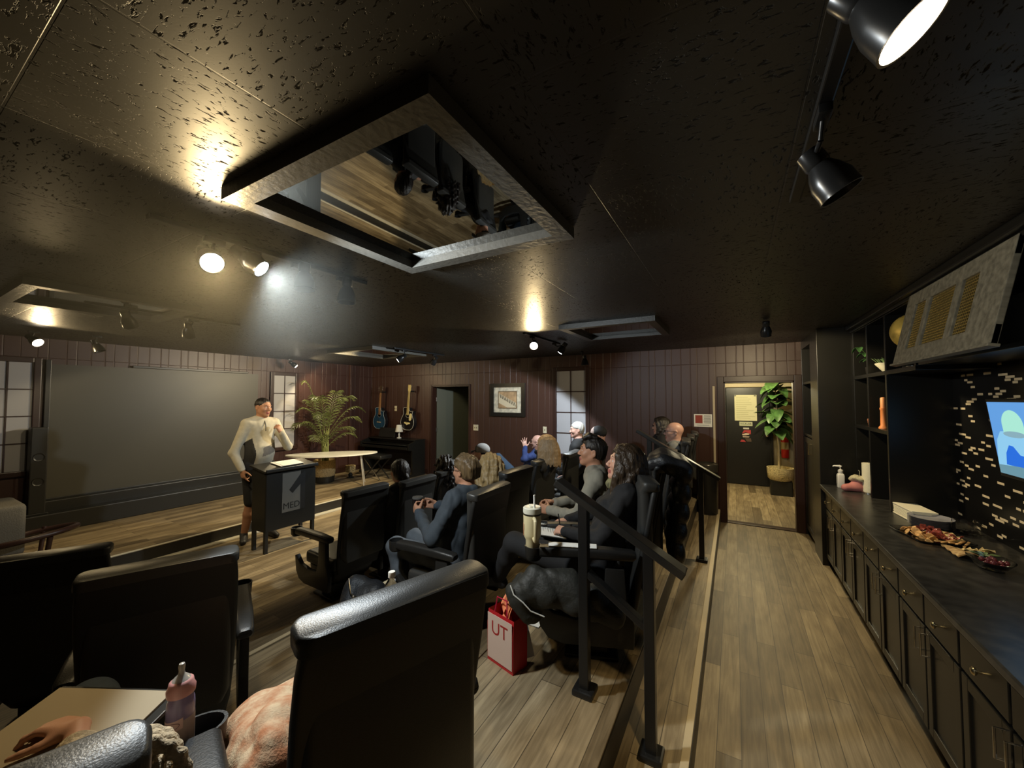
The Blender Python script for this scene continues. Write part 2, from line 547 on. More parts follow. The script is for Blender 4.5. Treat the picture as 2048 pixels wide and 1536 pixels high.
struct('floor', slab(-8.3, 2.2, YN - .3, YF, -0.12, 0), M_WOOD)
struct('floor_stage', slab(XL, STAGE_X, YN, YF, 0.0, ZS), M_WOOD)
struct('floor_tier', slab(TIER1_X, TIER2_X, YN, YF, 0.0, Z1), M_WOOD)
struct('floor_tier', slab(TIER2_X, STEP_A, YN, YF, 0.0, Z2), M_WOOD)
struct('floor_step', slab(STEP_A, STEP_B, YN, YF, 0.0, Z1), M_WOOD)
M_NOSE = mat('worn_wood_nosing', (0.56, 0.46, 0.29), 0.45, bump=((20, 4, 20), .15))
M_WHITENOSE = mat('pale_nosing', (0.62, 0.58, 0.46), 0.4)
M_RISER = mat('black_riser', (0.02, 0.018, 0.015), 0.45)
def edge(x, z, side, m1, drop=0.165, y0=YN, y1=YF):
    """Nosing strip on top of an edge and a dark riser face under it; side = +1 faces +X."""
    struct('trim_nosing', MB().box((x - side * .012, (y0 + y1) / 2, z + .003), (.036, y1 - y0, .010), .003), m1)
    struct('trim_riser', MB().box((x + side * .004, (y0 + y1) / 2, z - drop / 2 - .004), (.008, y1 - y0, drop - .008)), M_RISER)
edge(STEP_B, Z1, 1, M_NOSE)
edge(STEP_A, Z2, 1, M_WOOD, drop=.165)
edge(TIER2_X, Z2, -1, M_WOOD, drop=.165)
edge(TIER1_X, Z1, -1, M_NOSE)
edge(STAGE_X, ZS, 1, M_WHITENOSE, drop=.145)
struct('trim_stage_foot', MB().box((STAGE_X + .05, (YN + YF) / 2, .012), (.075, YF - YN, .024), .006), M_WHITENOSE)

ceil = struct('ceiling', slab(-8.3, 2.2, YN - .3, YF + .12, ZC, ZC + .12), M_CEIL)
struct('wall_left', slab(XL - .12, XL, YN - .12, YF, 0, ZC), M_WALLY)
struct('wall_near', slab(XL - .12, XR + .12, YN - .12, YN, 0, ZC), M_BLACKW)
struct('wall_right', slab(XR, XR + .12, YN, YF, 0, ZC), M_BLACKW)
# far wall with two door openings
D1 = (-0.13, 0.715, 0.0, 2.04)
D2 = (-5.74, -4.74, ZS, 2.07)
w = MB()
def wbox(x0, x1, z0, z1):
    if x1 > x0 and z1 > z0:
        w.box(((x0 + x1) / 2, YF + .06, (z0 + z1) / 2), (x1 - x0, .12, z1 - z0))
wbox(XL - .12, D2[0], 0, ZC); wbox(D2[0], D2[1], D2[3], ZC); wbox(D2[0], D2[1], 0, ZS)
wbox(D2[1], D1[0], 0, ZC); wbox(D1[0], D1[1], D1[3], ZC); wbox(D1[1], XR + .12, 0, ZC)
struct('wall_far', w, M_WALLX)

# pilaster where the left wall meets the far wall
struct('trim_pilaster', MB().box((XL + .03, 5.86, (ZS + ZC) / 2), (.06, .05, ZC - ZS), .008), M_WALLY)
# baseboards
def base(name, x0, x1, y0, y1, z0, h=.11, m=M_TRIM):
    struct(name, MB().box(((x0 + x1) / 2, (y0 + y1) / 2, z0 + h / 2), (abs(x1 - x0), abs(y1 - y0), h), .006), m)
base('baseboard_left', XL, XL + .018, YN, YF, ZS)
base('baseboard_far', XL, D2[0] - .09, YF - .018, YF, ZS)
base('baseboard_far', -2.70, D1[0] - .10, YF - .018, YF, Z1)
base('baseboard_far', D2[1] + .09, STAGE_X, YF - .018, YF, ZS) if D2[1] + .09 < STAGE_X else None
base('baseboard_far', -4.6, TIER1_X, YF - .018, YF, 0)
# black ledge under the screen
struct('trim_ledge', MB().box((XL + .16, 2.7, ZS + .115), (.32, 4.1, .23), .012), M_BLACK)
struct('trim_ledge_upper', MB().box((XL + .07, 2.7, ZS + .29), (.14, 4.1, .14), .01), M_BLACK)

def casing(name, x0, x1, z0, z1, y, wd, m, th=.022):
    c = MB()
    c.box((x0 - wd / 2, y - th / 2, (z0 + z1 + wd) / 2), (wd, th, z1 - z0 + wd), .006)
    c.box((x1 + wd / 2, y - th / 2, (z0 + z1 + wd) / 2), (wd, th, z1 - z0 + wd), .006)
    c.box(((x0 + x1) / 2, y - th / 2, z1 + wd / 2), (x1 - x0, th, wd), .006)
    # jamb linings
    c.box((x0 + .008, y + .06, (z0 + z1) / 2), (.016, .13, z1 - z0))
    c.box((x1 - .008, y + .06, (z0 + z1) / 2), (.016, .13, z1 - z0))
    c.box(((x0 + x1) / 2, y + .06, z1 - .008), (x1 - x0, .13, .016))
    return struct(name, c, m)
casing('trim_doorway', D1[0], D1[1], 0, D1[3], YF, .085, M_TRIM)
casing('trim_doorway', D2[0], D2[1], ZS, D2[3], YF, .03, M_TRIM)
struct('trim_threshold', MB().box(((D1[0] + D1[1]) / 2, YF + .06, .006), (D1[1] - D1[0], .13, .012), .004), M_TRIM)
# pale measuring strip fixed to the left of the entrance casing
o = MB().box((-.262, YF - .008, 1.36), (.030, .016, 1.25), .003).build('measuring_strip', mat('pale_wood', (.48, .40, .27), .5))
tag(o, 'pale wooden strip fixed upright on the wall left of the open entrance doorway', 'trim')

# hallway behind the entrance
M_BEIGE = mat('beige_hall_paint', (0.42, 0.36, 0.22), 0.6)
struct('floor_hall', slab(-1.3, 1.6, YF, 9.66, -.12, 0), M_WOOD)
struct('wall_hall_back', slab(-1.3, 1.6, 9.55, 9.66, 0, 2.57), M_BEIGE)
struct('wall_hall_left', slab(-1.4, -1.3, YF + .12, 9.66, 0, 2.57), M_BEIGE)
struct('wall_hall_right', slab(1.22, 1.32, YF + .12, 9.66, 0, 2.57), M_TRIM)
struct('ceiling_hall', slab(-1.4, 1.6, YF + .12, 9.66, 2.50, 2.60), M_BEIGE)
dr = bpy.data.objects.new('door_1', None); COL.objects.link(dr); dr['kind'] = 'structure'
dr.location = (0.24, 9.53, 0)
M_DOORBLK = mat('black_door_paint', (0.010, 0.010, 0.010), 0.35)
MB().box((0, 0, 1.02), (.78, .04, 2.02), .006).build('door_leaf', M_DOORBLK, dr)
fr = MB()
fr.box((-.43, -.01, 1.04), (.07, .06, 2.08), .006); fr.box((.415, -.01, 1.04), (.04, .06, 2.08), .006)
fr.build('door_frame', M_DOORBLK, dr)
MB().box((0, -.012, 2.075), (.86, .06, .075), .006).build('door_header', mat('pale_header', (.40, .33, .20), .5), dr)
kb = MB().cyl((.33, -.02, 1.04), (.33, -.05, 1.04), .014).sphere((.33, -.07, 1.04), .028)
kb.build('door_knob', M_CHROME, dr, True)

# dim room behind the far left doorway, with its door swung inwards
M_DIM = mat('grey_green_paint', (0.060, 0.068, 0.052), 0.5)
struct('floor_back_room', slab(-6.6, -3.9, YF + .12, 9.0, 0, ZS), M_WOOD)
struct('wall_back_room', slab(-6.6, -3.9, 8.5, 8.6, 0, 2.57), M_DIM)
struct('wall_back_room', slab(-6.7, -6.6, YF + .12, 8.6, 0, 2.57), M_DIM)
struct('wall_back_room', slab(-4.0, -3.9, YF + .12, 8.6, 0, 2.57), M_DIM)
struct('ceiling_back_room', slab(-6.7, -3.9, YF + .12, 8.6, 2.5, 2.6), M_DIM)
dr = bpy.data.objects.new('door_2', None); COL.objects.link(dr); dr['kind'] = 'structure'
dr.location = (D2[0] + .02, YF + .125, ZS + .01); dr.rotation_euler = (0, 0, R(62))
MB().box((.45, 0, .95), (.90, .04, 1.90), .006).build('door_leaf', M_DIM, dr)
for z in (.28, .95, 1.62):
    MB().box((-.004, -.022, z), (.03, .012, .10), .003).build('hinge', M_CHROME, dr)
MB().cyl((.83, -.02, .93), (.83, -.05, .93), .012).sphere((.83, -.066, .93), .026).build('door_knob', M_CHROME, dr, True)

# ------------------------------------------------------------------ windows
def window(name, origin, rz, wd, z0, z1, cols, rows, fw=.065, backing=.0):
    """origin = middle of the wall surface, local x along the wall, local -y into the room."""
    r = bpy.data.objects.new(name, None); COL.objects.link(r); r['kind'] = 'structure'
    r.location = origin; r.rotation_euler = (0, 0, rz)
    f = MB(); zc = (z0 + z1) / 2
    f.box((-wd / 2 - fw / 2, -.02, zc), (fw, .04, z1 - z0 + 2 * fw), .008)
    f.box((wd / 2 + fw / 2, -.02, zc), (fw, .04, z1 - z0 + 2 * fw), .008)
    f.box((0, -.02, z1 + fw / 2), (wd, .04, fw), .008)
    f.box((0, -.03, z0 - fw / 2), (wd + .03, .06, fw), .008)
    f.build('window_frame', M_TRIM, r)
    MB().box((0, -.006, zc), (wd, .010, z1 - z0)).build('window_pane', M_FROST, r)
    g = MB()
    for i in range(1, cols):
        g.box((-wd / 2 + wd * i / cols, -.016, zc), (.014, .014, z1 - z0))
    for j in range(1, rows):
        g.box((0, -.016, z0 + (z1 - z0) * j / rows), (wd, .014, .014))
    g.build('window_muntins', M_TRIM, r)
    return r
window('window_1', (XL, 1.03, 0), R(90), .40, .91, 2.25, 2, 4)
window('window_2', (XL, 4.37, 0), R(90), .42, .865, 2.245, 2, 4)
window('window_3', (-2.51, YF, 0), R(0), .545, .82, 2.29, 2, 4, fw=.07)

# ------------------------------------------------------------------ projection screen
sc = thing('projection_screen', 'wide dark grey projection screen hung on the left wall between two windows', 'screen', (XL + .03, 2.62, 0), 0)
MB().box((0, 0, 1.385), (.012, 2.50, 1.72)).build('screen_surface', mat('grey_screen_fabric', (.060, .056, .043), .42), sc)
f = MB(); f.box((.004, -1.275, 1.40), (.05, .05, 1.80), .006)
f.build('side_bar', M_BLACK, sc)
f = MB(); f.box((.006, .30, 2.263), (.05, 1.55, .035), .006)
f.build('top_bar', M_BLACK, sc)
f = MB(); f.box((.002, 0, .515), (.03, 2.50, .03), .006)
f.build('bottom_bar', M_BLACK, sc)

# ------------------------------------------------------------------ ceiling mirrors
def ceiling_mirror(x0, x1, y0, y1, label, zb=2.52):
    t = thing('ceiling_mirror', label, 'mirror', ((x0 + x1) / 2, (y0 + y1) / 2, ZC), 0, 'framed mirrors on the ceiling')
    w2, d2 = (x1 - x0) / 2, (y1 - y0) / 2; fw = .075; h = ZC - zb
    f = MB()
    a = [(-w2, -d2), (w2, -d2), (w2, d2), (-w2, d2)]
    b = [(-w2 + fw, -d2 + fw), (w2 - fw, -d2 + fw), (w2 - fw, d2 - fw), (-w2 + fw, d2 - fw)]
    for i in range(4):
        j = (i + 1) % 4
        f.prism([a[i], a[j], b[j], b[i]], -h, -.001)
    f.build('mirror_frame', mat('satin_black_wood', (.085, .080, .068), .42, bump=(45, .2)), t)
    MB().box((0, 0, -h + .042), (2 * w2 - 2 * fw + .004, 2 * d2 - 2 * fw + .004, .006)).build('mirror_glass', M_MIRROR, t)
    return t
ceiling_mirror(-1.60, -.612, .672, 1.632, 'square framed mirror hung flat on the ceiling above the front seats')
ceiling_mirror(-4.74, -3.86, .56, 1.50, 'framed ceiling mirror near the stage in front of the dark screen')
ceiling_mirror(-5.60, -4.55, 3.86, 5.00, 'framed ceiling mirror over the stage in front of the guitars')
ceiling_mirror(-1.58, -.62, 3.74, 4.68, 'framed ceiling mirror in front of the far wall beside the bluish lamp')

# ------------------------------------------------------------------ track lights
M_SHADE = mat('black_lamp_shade', (.016, .016, .016), .28)
def track(x, y0, y1, label, z=ZC):
    o = MB().box((x, (y0 + y1) / 2, z - .011), (.034, y1 - y0, .022), .004).build('light_track', M_BMETAL)
    tag(o, label, 'track')
    return o
def lamp_head(mouth, d, anchor, label, lit=None, rad=.055, name='track_spotlight', group=None):
    mouth = Vector(mouth); d = Vector(d).normalized()
    t = thing(name, label, 'lamp', (anchor[0], anchor[1], ZC - .022), 0, group)
    base = Vector((anchor[0], anchor[1], ZC - .022))
    loc = mouth - base
    q = d.to_track_quat('Z', 'Y').to_matrix().to_4x4()
    M = Matrix.Translation(loc) @ q
    prof = [(.020, -.150), (.030, -.146), (.031, -.105), (.028, -.098), (.040, -.075), (.050, -.045), (rad, -.012), (rad + .002, 0), (rad - .003, 0), (rad - .007, -.02), (.036, -.05)]
    MB().lathe(prof, 28, M=M, capb=True, capt=True).build('lamp_shade', M_SHADE, t, True, angle=35)
    back = loc - d * .122
    s = MB()
    s.box((0, 0, -.012), (.03, .085, .024), .004)
    s.cyl((0, 0, -.02), (back.x * .25, back.y * .25, min(-.045, back.z + .02)), .007, seg=10)
    s.cyl((back.x * .25, back.y * .25, min(-.045, back.z + .02)), back, .007, seg=10)
    s.build('lamp_bracket', M_BMETAL, t, True)
    if lit:
        col, power, ang = lit
        em = mat('lamp_glow_%02d' % len([k for k in MATS if k.startswith('lamp_glow')]), (0, 0, 0), .5,
                 emit=(tuple(.35 + .65 * c for c in col), 45.0))
        MB().lathe([(rad - .006, -.012), (rad - .008, -.001), (rad * .62, .006), (rad * .3, .009), (.001, .010)], 28, M=M, capb=True, capt=False).build('lamp_bulb', em, t, True)
        L = bpy.data.lights.new('lamp_light', 'POINT' if ang >= 180 else 'SPOT')
        L.energy = power; L.color = col; L.shadow_soft_size = .05
        if ang < 180: L.spot_size = R(ang); L.spot_blend = .12
        o = bpy.data.objects.new('lamp_light', L); COL.objects.link(o); o.parent = t
        o.location = loc + d * .042
        o.rotation_euler = d.to_track_quat('-Z', 'Y').to_euler()
    return t

track(.215, .60, 1.80, 'black light track overhead along the counter aisle')
track(-2.10, .62, 1.72, 'black light track beside the large ceiling mirror with four lamp heads')
track(-2.10, 3.95, 5.00, 'black light track carrying the amber and the bluish lamp near the far wall')
track(-4.42, .95, 2.05, 'black light track at the stage edge facing the screen')
track(-4.42, 4.15, 5.30, 'black light track at the stage edge facing the guitars')
ANCH = {'counter': (.215, .80), 'warm_mid': (-2.10, .86), 'cool_mid': (-2.10, 1.02), 'warm_far': (-2.10, 4.16), 'cool_far': (-2.10, 4.82),
        'door': (.285, 4.50), 'stage_a': (-4.42, 1.66), 'stage_b': (-4.42, 1.22), 'stage_c': (-4.42, 4.36), 'stage_d': (-4.42, 5.06),
        'wall_left': (-6.70, 1.07), 'wall_right': (-7.27, 4.26)}
LLAB = {'counter': 'lit warm spotlight head at top right over the counter aisle',
        'warm_mid': 'lit warm yellow spotlight left of the large ceiling mirror',
        'cool_mid': 'lit cool white spotlight beside the warm one left of the large ceiling mirror',
        'warm_far': 'lit amber spotlight above the framed piano picture',
        'cool_far': 'lit bright bluish white spotlight above the frosted far window',
        'door': 'lit warm spotlight on the ceiling above the entrance doorway',
        'stage_a': 'spotlight at stage edge aimed at the middle of the dark screen',
        'stage_b': 'spotlight behind the ceiling mirror aimed at the left half of the dark screen',
        'stage_c': 'spotlight on the stage track aimed at the palm and white table',
        'stage_d': 'spotlight at the far end of the stage track aimed at the piano',
        'wall_left': 'lit warm lamp on the ceiling above the leftmost window',
        'wall_right': 'small lit lamp on the ceiling above the window beside the palm'}
for key, pos, d, col, pw, ang, rad in LAMPS:
    lamp_head(pos, d, ANCH[key], LLAB[key], (col, pw, ang), rad)
lamp_head((.265, 1.345, 2.36), (.45, .05, -.80), (.215, 1.26), 'unlit black spotlight head hanging over the counter aisle', rad=.050)
lamp_head((-2.04, 1.265, 2.40), (.10, -.05, -.95), (-2.10, 1.27), 'unlit black spotlight between the cool lamp and the end of its track', rad=.052)
lamp_head((-2.06, 1.545, 2.39), (.02, -.05, -.95), (-2.10, 1.55), 'unlit black spotlight at the end of the track beside the large ceiling mirror', rad=.055)
lamp_head((-2.03, 5.86, 2.33), (.05, -.05, -.95), (-2.08, 5.86), 'unlit black lamp head silhouetted against the far wall right of the bluish lamp', rad=.062)
lamp_head((-6.55, 1.55, 2.36), (.2, .3, -.80), (-6.55, 1.52), 'unlit black lamp on the ceiling above the left end of the screen', rad=.055)

# ceiling lamp added out of view to light the hallway
t = thing('added_hall_light', 'unseen round ceiling light added to light the hallway behind the entrance', 'lamp', (.1, 8.1, 2.50))
MB().lathe([(.17, 0), (.18, -.03), (.15, -.05)], 28).build('light_base', M_WHITE, t, True)
MB().lathe([(.145, -.05), (.12, -.085), (.06, -.10), (.005, -.104)], 28).build('light_diffuser', mat('hall_glow', (.8, .8, .7), .5, emit=((1, .85, .55), 5.0)), t, True)
L = bpy.data.lights.new('added_hall_lamp', 'POINT'); L.energy = 105; L.color = (1.0, .87, .54); L.shadow_soft_size = .12
o = bpy.data.objects.new('added_hall_lamp', L); COL.objects.link(o); o.parent = t; o.location = (0, 0, -.22)

# ------------------------------------------------------------------ handrails
def handrail(y, xa, za, xb, zb, posts, label, lower=None):
    t = thing('handrail', label, 'handrail', ((xa + xb) / 2, y, Z1), 0, 'step handrails')
    cx, cz = (xa + xb) / 2, Z1
    ang = math.atan2(zb - za, xb - xa); L = math.hypot(xb - xa, zb - za)
    M = Matrix.Translation(((xa + xb) / 2 - cx, 0, (za + zb) / 2 - cz - .02)) @ Matrix.Rotation(-ang, 4, 'Y')
    MB().box((0, 0, 0), (L, .085, .036), .006, M=M).build('top_rail', mat('rail_black_paint', (.020, .019, .017), .30), t)
    for px_, zb_ in posts:
        zt = za + (zb - za) * (px_ - xa) / (xb - xa) - .03
        p = MB().box((px_ - cx, 0, (zt + zb_) / 2 - cz), (.048, .048, zt - zb_), .004).build('post', M_BMETAL, t)
        MB().box((0, 0, 0), (.105, .105, .030), .010, M=Matrix.Translation((px_ - cx, 0, zb_ + .015 - cz))).build('base_plate', M_BMETAL, p)
    if lower:
        x0, z0, x1, z1 = lower
        L2 = math.hypot(x1 - x0, z1 - z0)
        M = Matrix.Translation(((x0 + x1) / 2 - cx, 0, (z0 + z1) / 2 - cz)) @ Matrix.Rotation(-math.atan2(z1 - z0, x1 - x0), 4, 'Y')
        MB().box((0, 0, 0), (L2, .045, .03), .004, M=M).build('lower_rail', M_BMETAL, t)
    return t
handrail(1.90, -.813, 1.386, -.203, 1.040, ((-.670, Z2), (-.357, Z1)), 'black handrail with square posts on the near steps, in front of the dark haired woman', (-.65, .93, -.375, .745))
handrail(4.38, -.93, 1.47, -.136, 1.019, ((-.80, Z2), (-.309, Z1)), 'black handrail on the far steps, in front of the bald man in a grey hoodie')

# lens glare around the two lit middle-track lamps, put in as a scattering volume
hz = MB().box((0, 0, 0), (4.2, 2.8, .84)).build('lens_glare', mat('lens_glare_air', (0, 0, 0)))
hz.location = (-2.75, .62, 2.13)
n, l = nodes_of(MATS['lens_glare_air'])
for q in list(n):
    if q.type != 'OUTPUT_MATERIAL': n.remove(q)
vs_ = n.new('ShaderNodeVolumeScatter'); vs_.inputs['Color'].default_value = (.95, .95, .86, 1); vs_.inputs['Anisotropy'].default_value = .15
tc = n.new('ShaderNodeTexCoord'); mp = n.new('ShaderNodeMapping'); mp.inputs['Location'].default_value = (0, 0, -.18); mp.inputs['Scale'].default_value = (1 / 1.75, 1 / 1.25, 1 / .62)
ln = n.new('ShaderNodeVectorMath'); ln.operation = 'LENGTH'
mr = n.new('ShaderNodeMapRange'); mr.interpolation_type = 'SMOOTHSTEP'
mr.inputs['From Min'].default_value = 0.15; mr.inputs['From Max'].default_value = 1.0; mr.inputs['To Min'].default_value = .12; mr.inputs['To Max'].default_value = 0.0
l.new(tc.outputs['Object'], mp.inputs['Vector']); l.new(mp.outputs[0], ln.inputs[0]); l.new(ln.outputs['Value'], mr.inputs['Value']); l.new(mr.outputs[0], vs_.inputs['Density'])
l.new(vs_.outputs[0], [q for q in n if q.type == 'OUTPUT_MATERIAL'][0].inputs['Volume'])
tag(hz, 'lens glare around the lit lamps left of the large ceiling mirror, added as thin scattering air', 'lens_glare', kind='stuff')

# ================================================================== theatre chairs
def make_chair(name, label, group=None):
    t = thing(name, label, 'theater seat', (0, 0, 0), 0, group)
    lv = [(.26, -.180, .205, .8), (.34, -.190, .222, 1), (.48, -.212, .232, 1), (.65, -.240, .238, 1), (.80, -.268, .240, 1), (.90, -.288, .238, 1), (.955, -.300, .233, 1), (.97, -.303, .228, .95)]
    def ring(z, xc, hw, th, off, n=5):
        return [Vector((x, y, z + (x - xc - off) * .15)) for x, y in rrect(th, hw * 2, min(th * .45, .03), n, xc + off, 0)]
    sh = MB(); sh.loft([ring(z, xc, hw, .034 * (k if z > .9 else 1), -.030) for z, xc, hw, k in lv])
    sh.build('back_shell', M_CHAIRBACK, t, True, angle=50)
    cu = MB()
    bul = [(.38, .9, .05), (.42, 1, .075), (.50, 1, .085), (.60, 1, .075), (.72, 1, .066), (.84, 1, .066), (.92, 1, .066), (.945, 1, .066), (.958, 1.03, .092), (.984, 1.03, .093), (.993, 1.015, .088), (.9955, 1.0, .081)]
    def xc_at(z):
        for (z0, x0, h0, _), (z1, x1, h1, _) in zip(lv, lv[1:]):
            if z0 <= z <= z1:
                f = (z - z0) / (z1 - z0); return x0 + (x1 - x0) * f, h0 + (h1 - h0) * f
            return -.306, .225
    rings = []
    for z, k, th in bul:
        x, h = xc_at(z)
        rings.append(ring(z, x, (h - .006 if z < .95 else .233) * k, th, (-.012 if z < .95 else -.050) + th / 2))
    cu.loft(rings)
    cu.build('back_cushion', M_VINYL, t, True, angle=60)
    # seat
    MB().box((.045, 0, .325), (.46, .45, .115), .045, seg=4).build('seat_cushion', M_VINYL, t, True, angle=60)
    pan = MB(); pan.loft([[Vector((x, y, z)) for x, y in rrect(.40 * k + .02, .43 * k, .06, 4, .03, 0)] for z, k in ((.13, .72), (.16, .88), (.21, .98), (.27, 1.0))])
    pan.build('seat_pan', M_PLAST, t, True, angle=50)
    MB().box((.0, 0, .065), (.16, .34, .13), .012).box((.02, 0, .011), (.30, .40, .022), .008).build('foot', M_BMETAL, t)
    for sd in (1, -1):
        y = sd * .272
        poly = [(-.20, .13), (.17, .125), (.255, .15), (.30, .21), (.325, .345), (.30, .355), (.23, .285), (.10, .262), (-.02, .27), (-.05, .36), (-.055, .545), (-.155, .545), (-.165, .36), (-.205, .26)]
        M = Matrix.Translation((0, y + .019, 0)) @ Matrix.Rotation(R(90), 4, 'X')
        bm = bmesh.new()
        vs = [bm.verts.new((x, z, 0)) for x, z in poly]
        fc = bm.faces.new(vs)
        ex = bmesh.ops.extrude_face_region(bm, geom=[fc])
        bmesh.ops.translate(bm, vec=(0, 0, .038), verts=[g for g in ex['geom'] if isinstance(g, bmesh.types.BMVert)])
        bmesh.ops.bevel(bm, geom=bm.edges[:], offset=.007, segments=2, profile=.6, affect='EDGES')
        MB().bm(bm, M).build('side_panel', M_PLAST, t, True, angle=40)
        a = MB()
        a.loft([[Vector((x, y + q, z)) for q, z in rrect(wd, hh, .016, 3, 0, zc)] for x, wd, hh, zc in
                ((-.215, .055, .03, .575), (-.20, .068, .05, .575), (-.05, .076, .058, .578), (.20, .074, .058, .575), (.300, .074, .055, .570))])
        ar = a.build('armrest', M_PLAST, t, True, angle=45)
        c = MB().lathe([(.036, -.045), (.046, -.03), (.050, .024), (.050, .030), (.044, .030), (.041, -.02), (.003, -.024)], 24, (.335, y, .565), capb=True, capt=True)
        c.build('cup_holder', M_PLAST, ar, True, angle=40)
    return t

def chair_pose(bx, by, a):
    """Root position so that the rear top edge of the back stands at (bx, by) when the chair faces angle a."""
    ca, sa = math.cos(R(a)), math.sin(R(a))
    return bx + .335 * ca, by + .335 * sa
G1, G2, G3 = 'theater seats of the front row', 'theater seats of the middle row', 'theater seats of the back row'
CHAIRS = [
    ('front_near', -3.10, .57, 0, 151, G1, 'black theater seat back cut by the left edge of the photo, front row'),
    ('front_a', -2.90, 2.43, 0, 177, G1, 'empty front row theater seat nearest the podium, its cup holder arm jutting out'),
    ('front_b', -2.76, 2.96, 0, 180, G1, 'front row theater seat of the woman with the sleek dark ponytail'),
    ('front_c', -2.80, 3.52, 0, 182, G1, 'front row theater seat of the person with messy dark hair'),
    ('front_d', -2.85, 4.32, 0, 184, G1, 'front row theater seat of the person in the grey cap'),
    ('front_e', -2.72, 5.78, 0, 186, G1, 'front row theater seat of the bald man raising his hand'),
    ('mid_near', -1.92, .65, Z1, 156, G2, 'empty black theater seat back behind the front one at lower left'),
    ('mid_a', -1.50, 2.35, Z1, 180, G2, 'middle row theater seat of the man in the dark denim shirt'),
    ('mid_b', -1.69, 3.08, Z1, 176, G2, 'middle row theater seat of the woman with curly blond hair'),
    ('mid_c', -1.72, 3.75, Z1, 176, G2, 'middle row theater seat of the woman with straight blond hair'),
    ('mid_d', -1.66, 4.40, Z1, 182, G2, 'empty middle row theater seat just beyond the straight blond hair'),
    ('mid_e', -1.50, 5.02, Z1, 184, G2, 'middle row theater seat of the person in the dark cap'),
    ('mid_f', -1.80, 5.62, Z1, 184, G2, 'middle row theater seat of the grey haired man by the far window'),
    ('back_left', -.765, .00, Z2, 162, G3, 'theater seat at the bottom left corner of the knit sweater wearer'),
    ('back_near', -.675, .69, Z2, 162, G3, 'large black theater seat back in the center foreground'),
    ('back_a', -.455, 2.46, Z2, 200, G3, 'theater seat of the dark haired woman behind the near handrail'),
    ('back_b', -.46, 3.06, Z2, 190, G3, 'theater seat with the black puffer jacket over its back'),
    ('back_c', -.46, 3.66, Z2, 186, G3, 'empty theater seat between the puffer jacket and the far handrail'),
    ('back_d', -.46, 4.86, Z2, 186, G3, 'theater seat of the bald man in a grey hoodie'),
    ('back_e', -.46, 5.40, Z2, 186, G3, 'theater seat of the woman with long dark hair and glasses'),
    ('back_f', -.46, 5.96, Z2, 186, G3, 'farthest theater seat of the back row near the trash can'),
]
CH = {}
proto = make_chair('theater_seat', CHAIRS[0][6], CHAIRS[0][5])
for i, (key, bx, by, z, a, g, lab) in enumerate(CHAIRS):
    x, y = chair_pose(bx, by, a)
    o = proto if i == 0 else copy_tree(proto, (x, y, z), R(a), lab, g)
    if i == 0:
        o.location = (x, y, z); o.rotation_euler = (0, 0, R(a))
    CH[key] = (x, y, z, a)
    if key == 'back_left':            # its arm on the aisle side sits further out; the neighbour has none there
        for c in o.children:
            if c.name.startswith('armrest') and c.bound_box[0][1] < 0: c.scale = (1, 1.4, 1); c.location = (-.06, .054, 0)
    if key == 'back_a':
        for c in o.children:
            if c.name.startswith('armrest') and c.bound_box[0][1] > 0: c.location = (0, 0, .042)
    if key in ('back_near', 'front_b', 'front_c', 'back_b', 'back_c', 'back_e', 'back_f', 'mid_e', 'mid_f'):      # shares the arm of the next seat
        for c in list(o.children):
            if (c.name.startswith('armrest') or c.name.startswith('side_panel')) and c.bound_box[0][1] > 0:
                for g2 in list(c.children): bpy.data.objects.remove(g2)
                bpy.data.objects.remove(c)

# ================================================================== organic figures (distance field -> one mesh)
def _n(v):
    v = np.asarray(v, float); return v / (np.linalg.norm(v) + 1e-12)

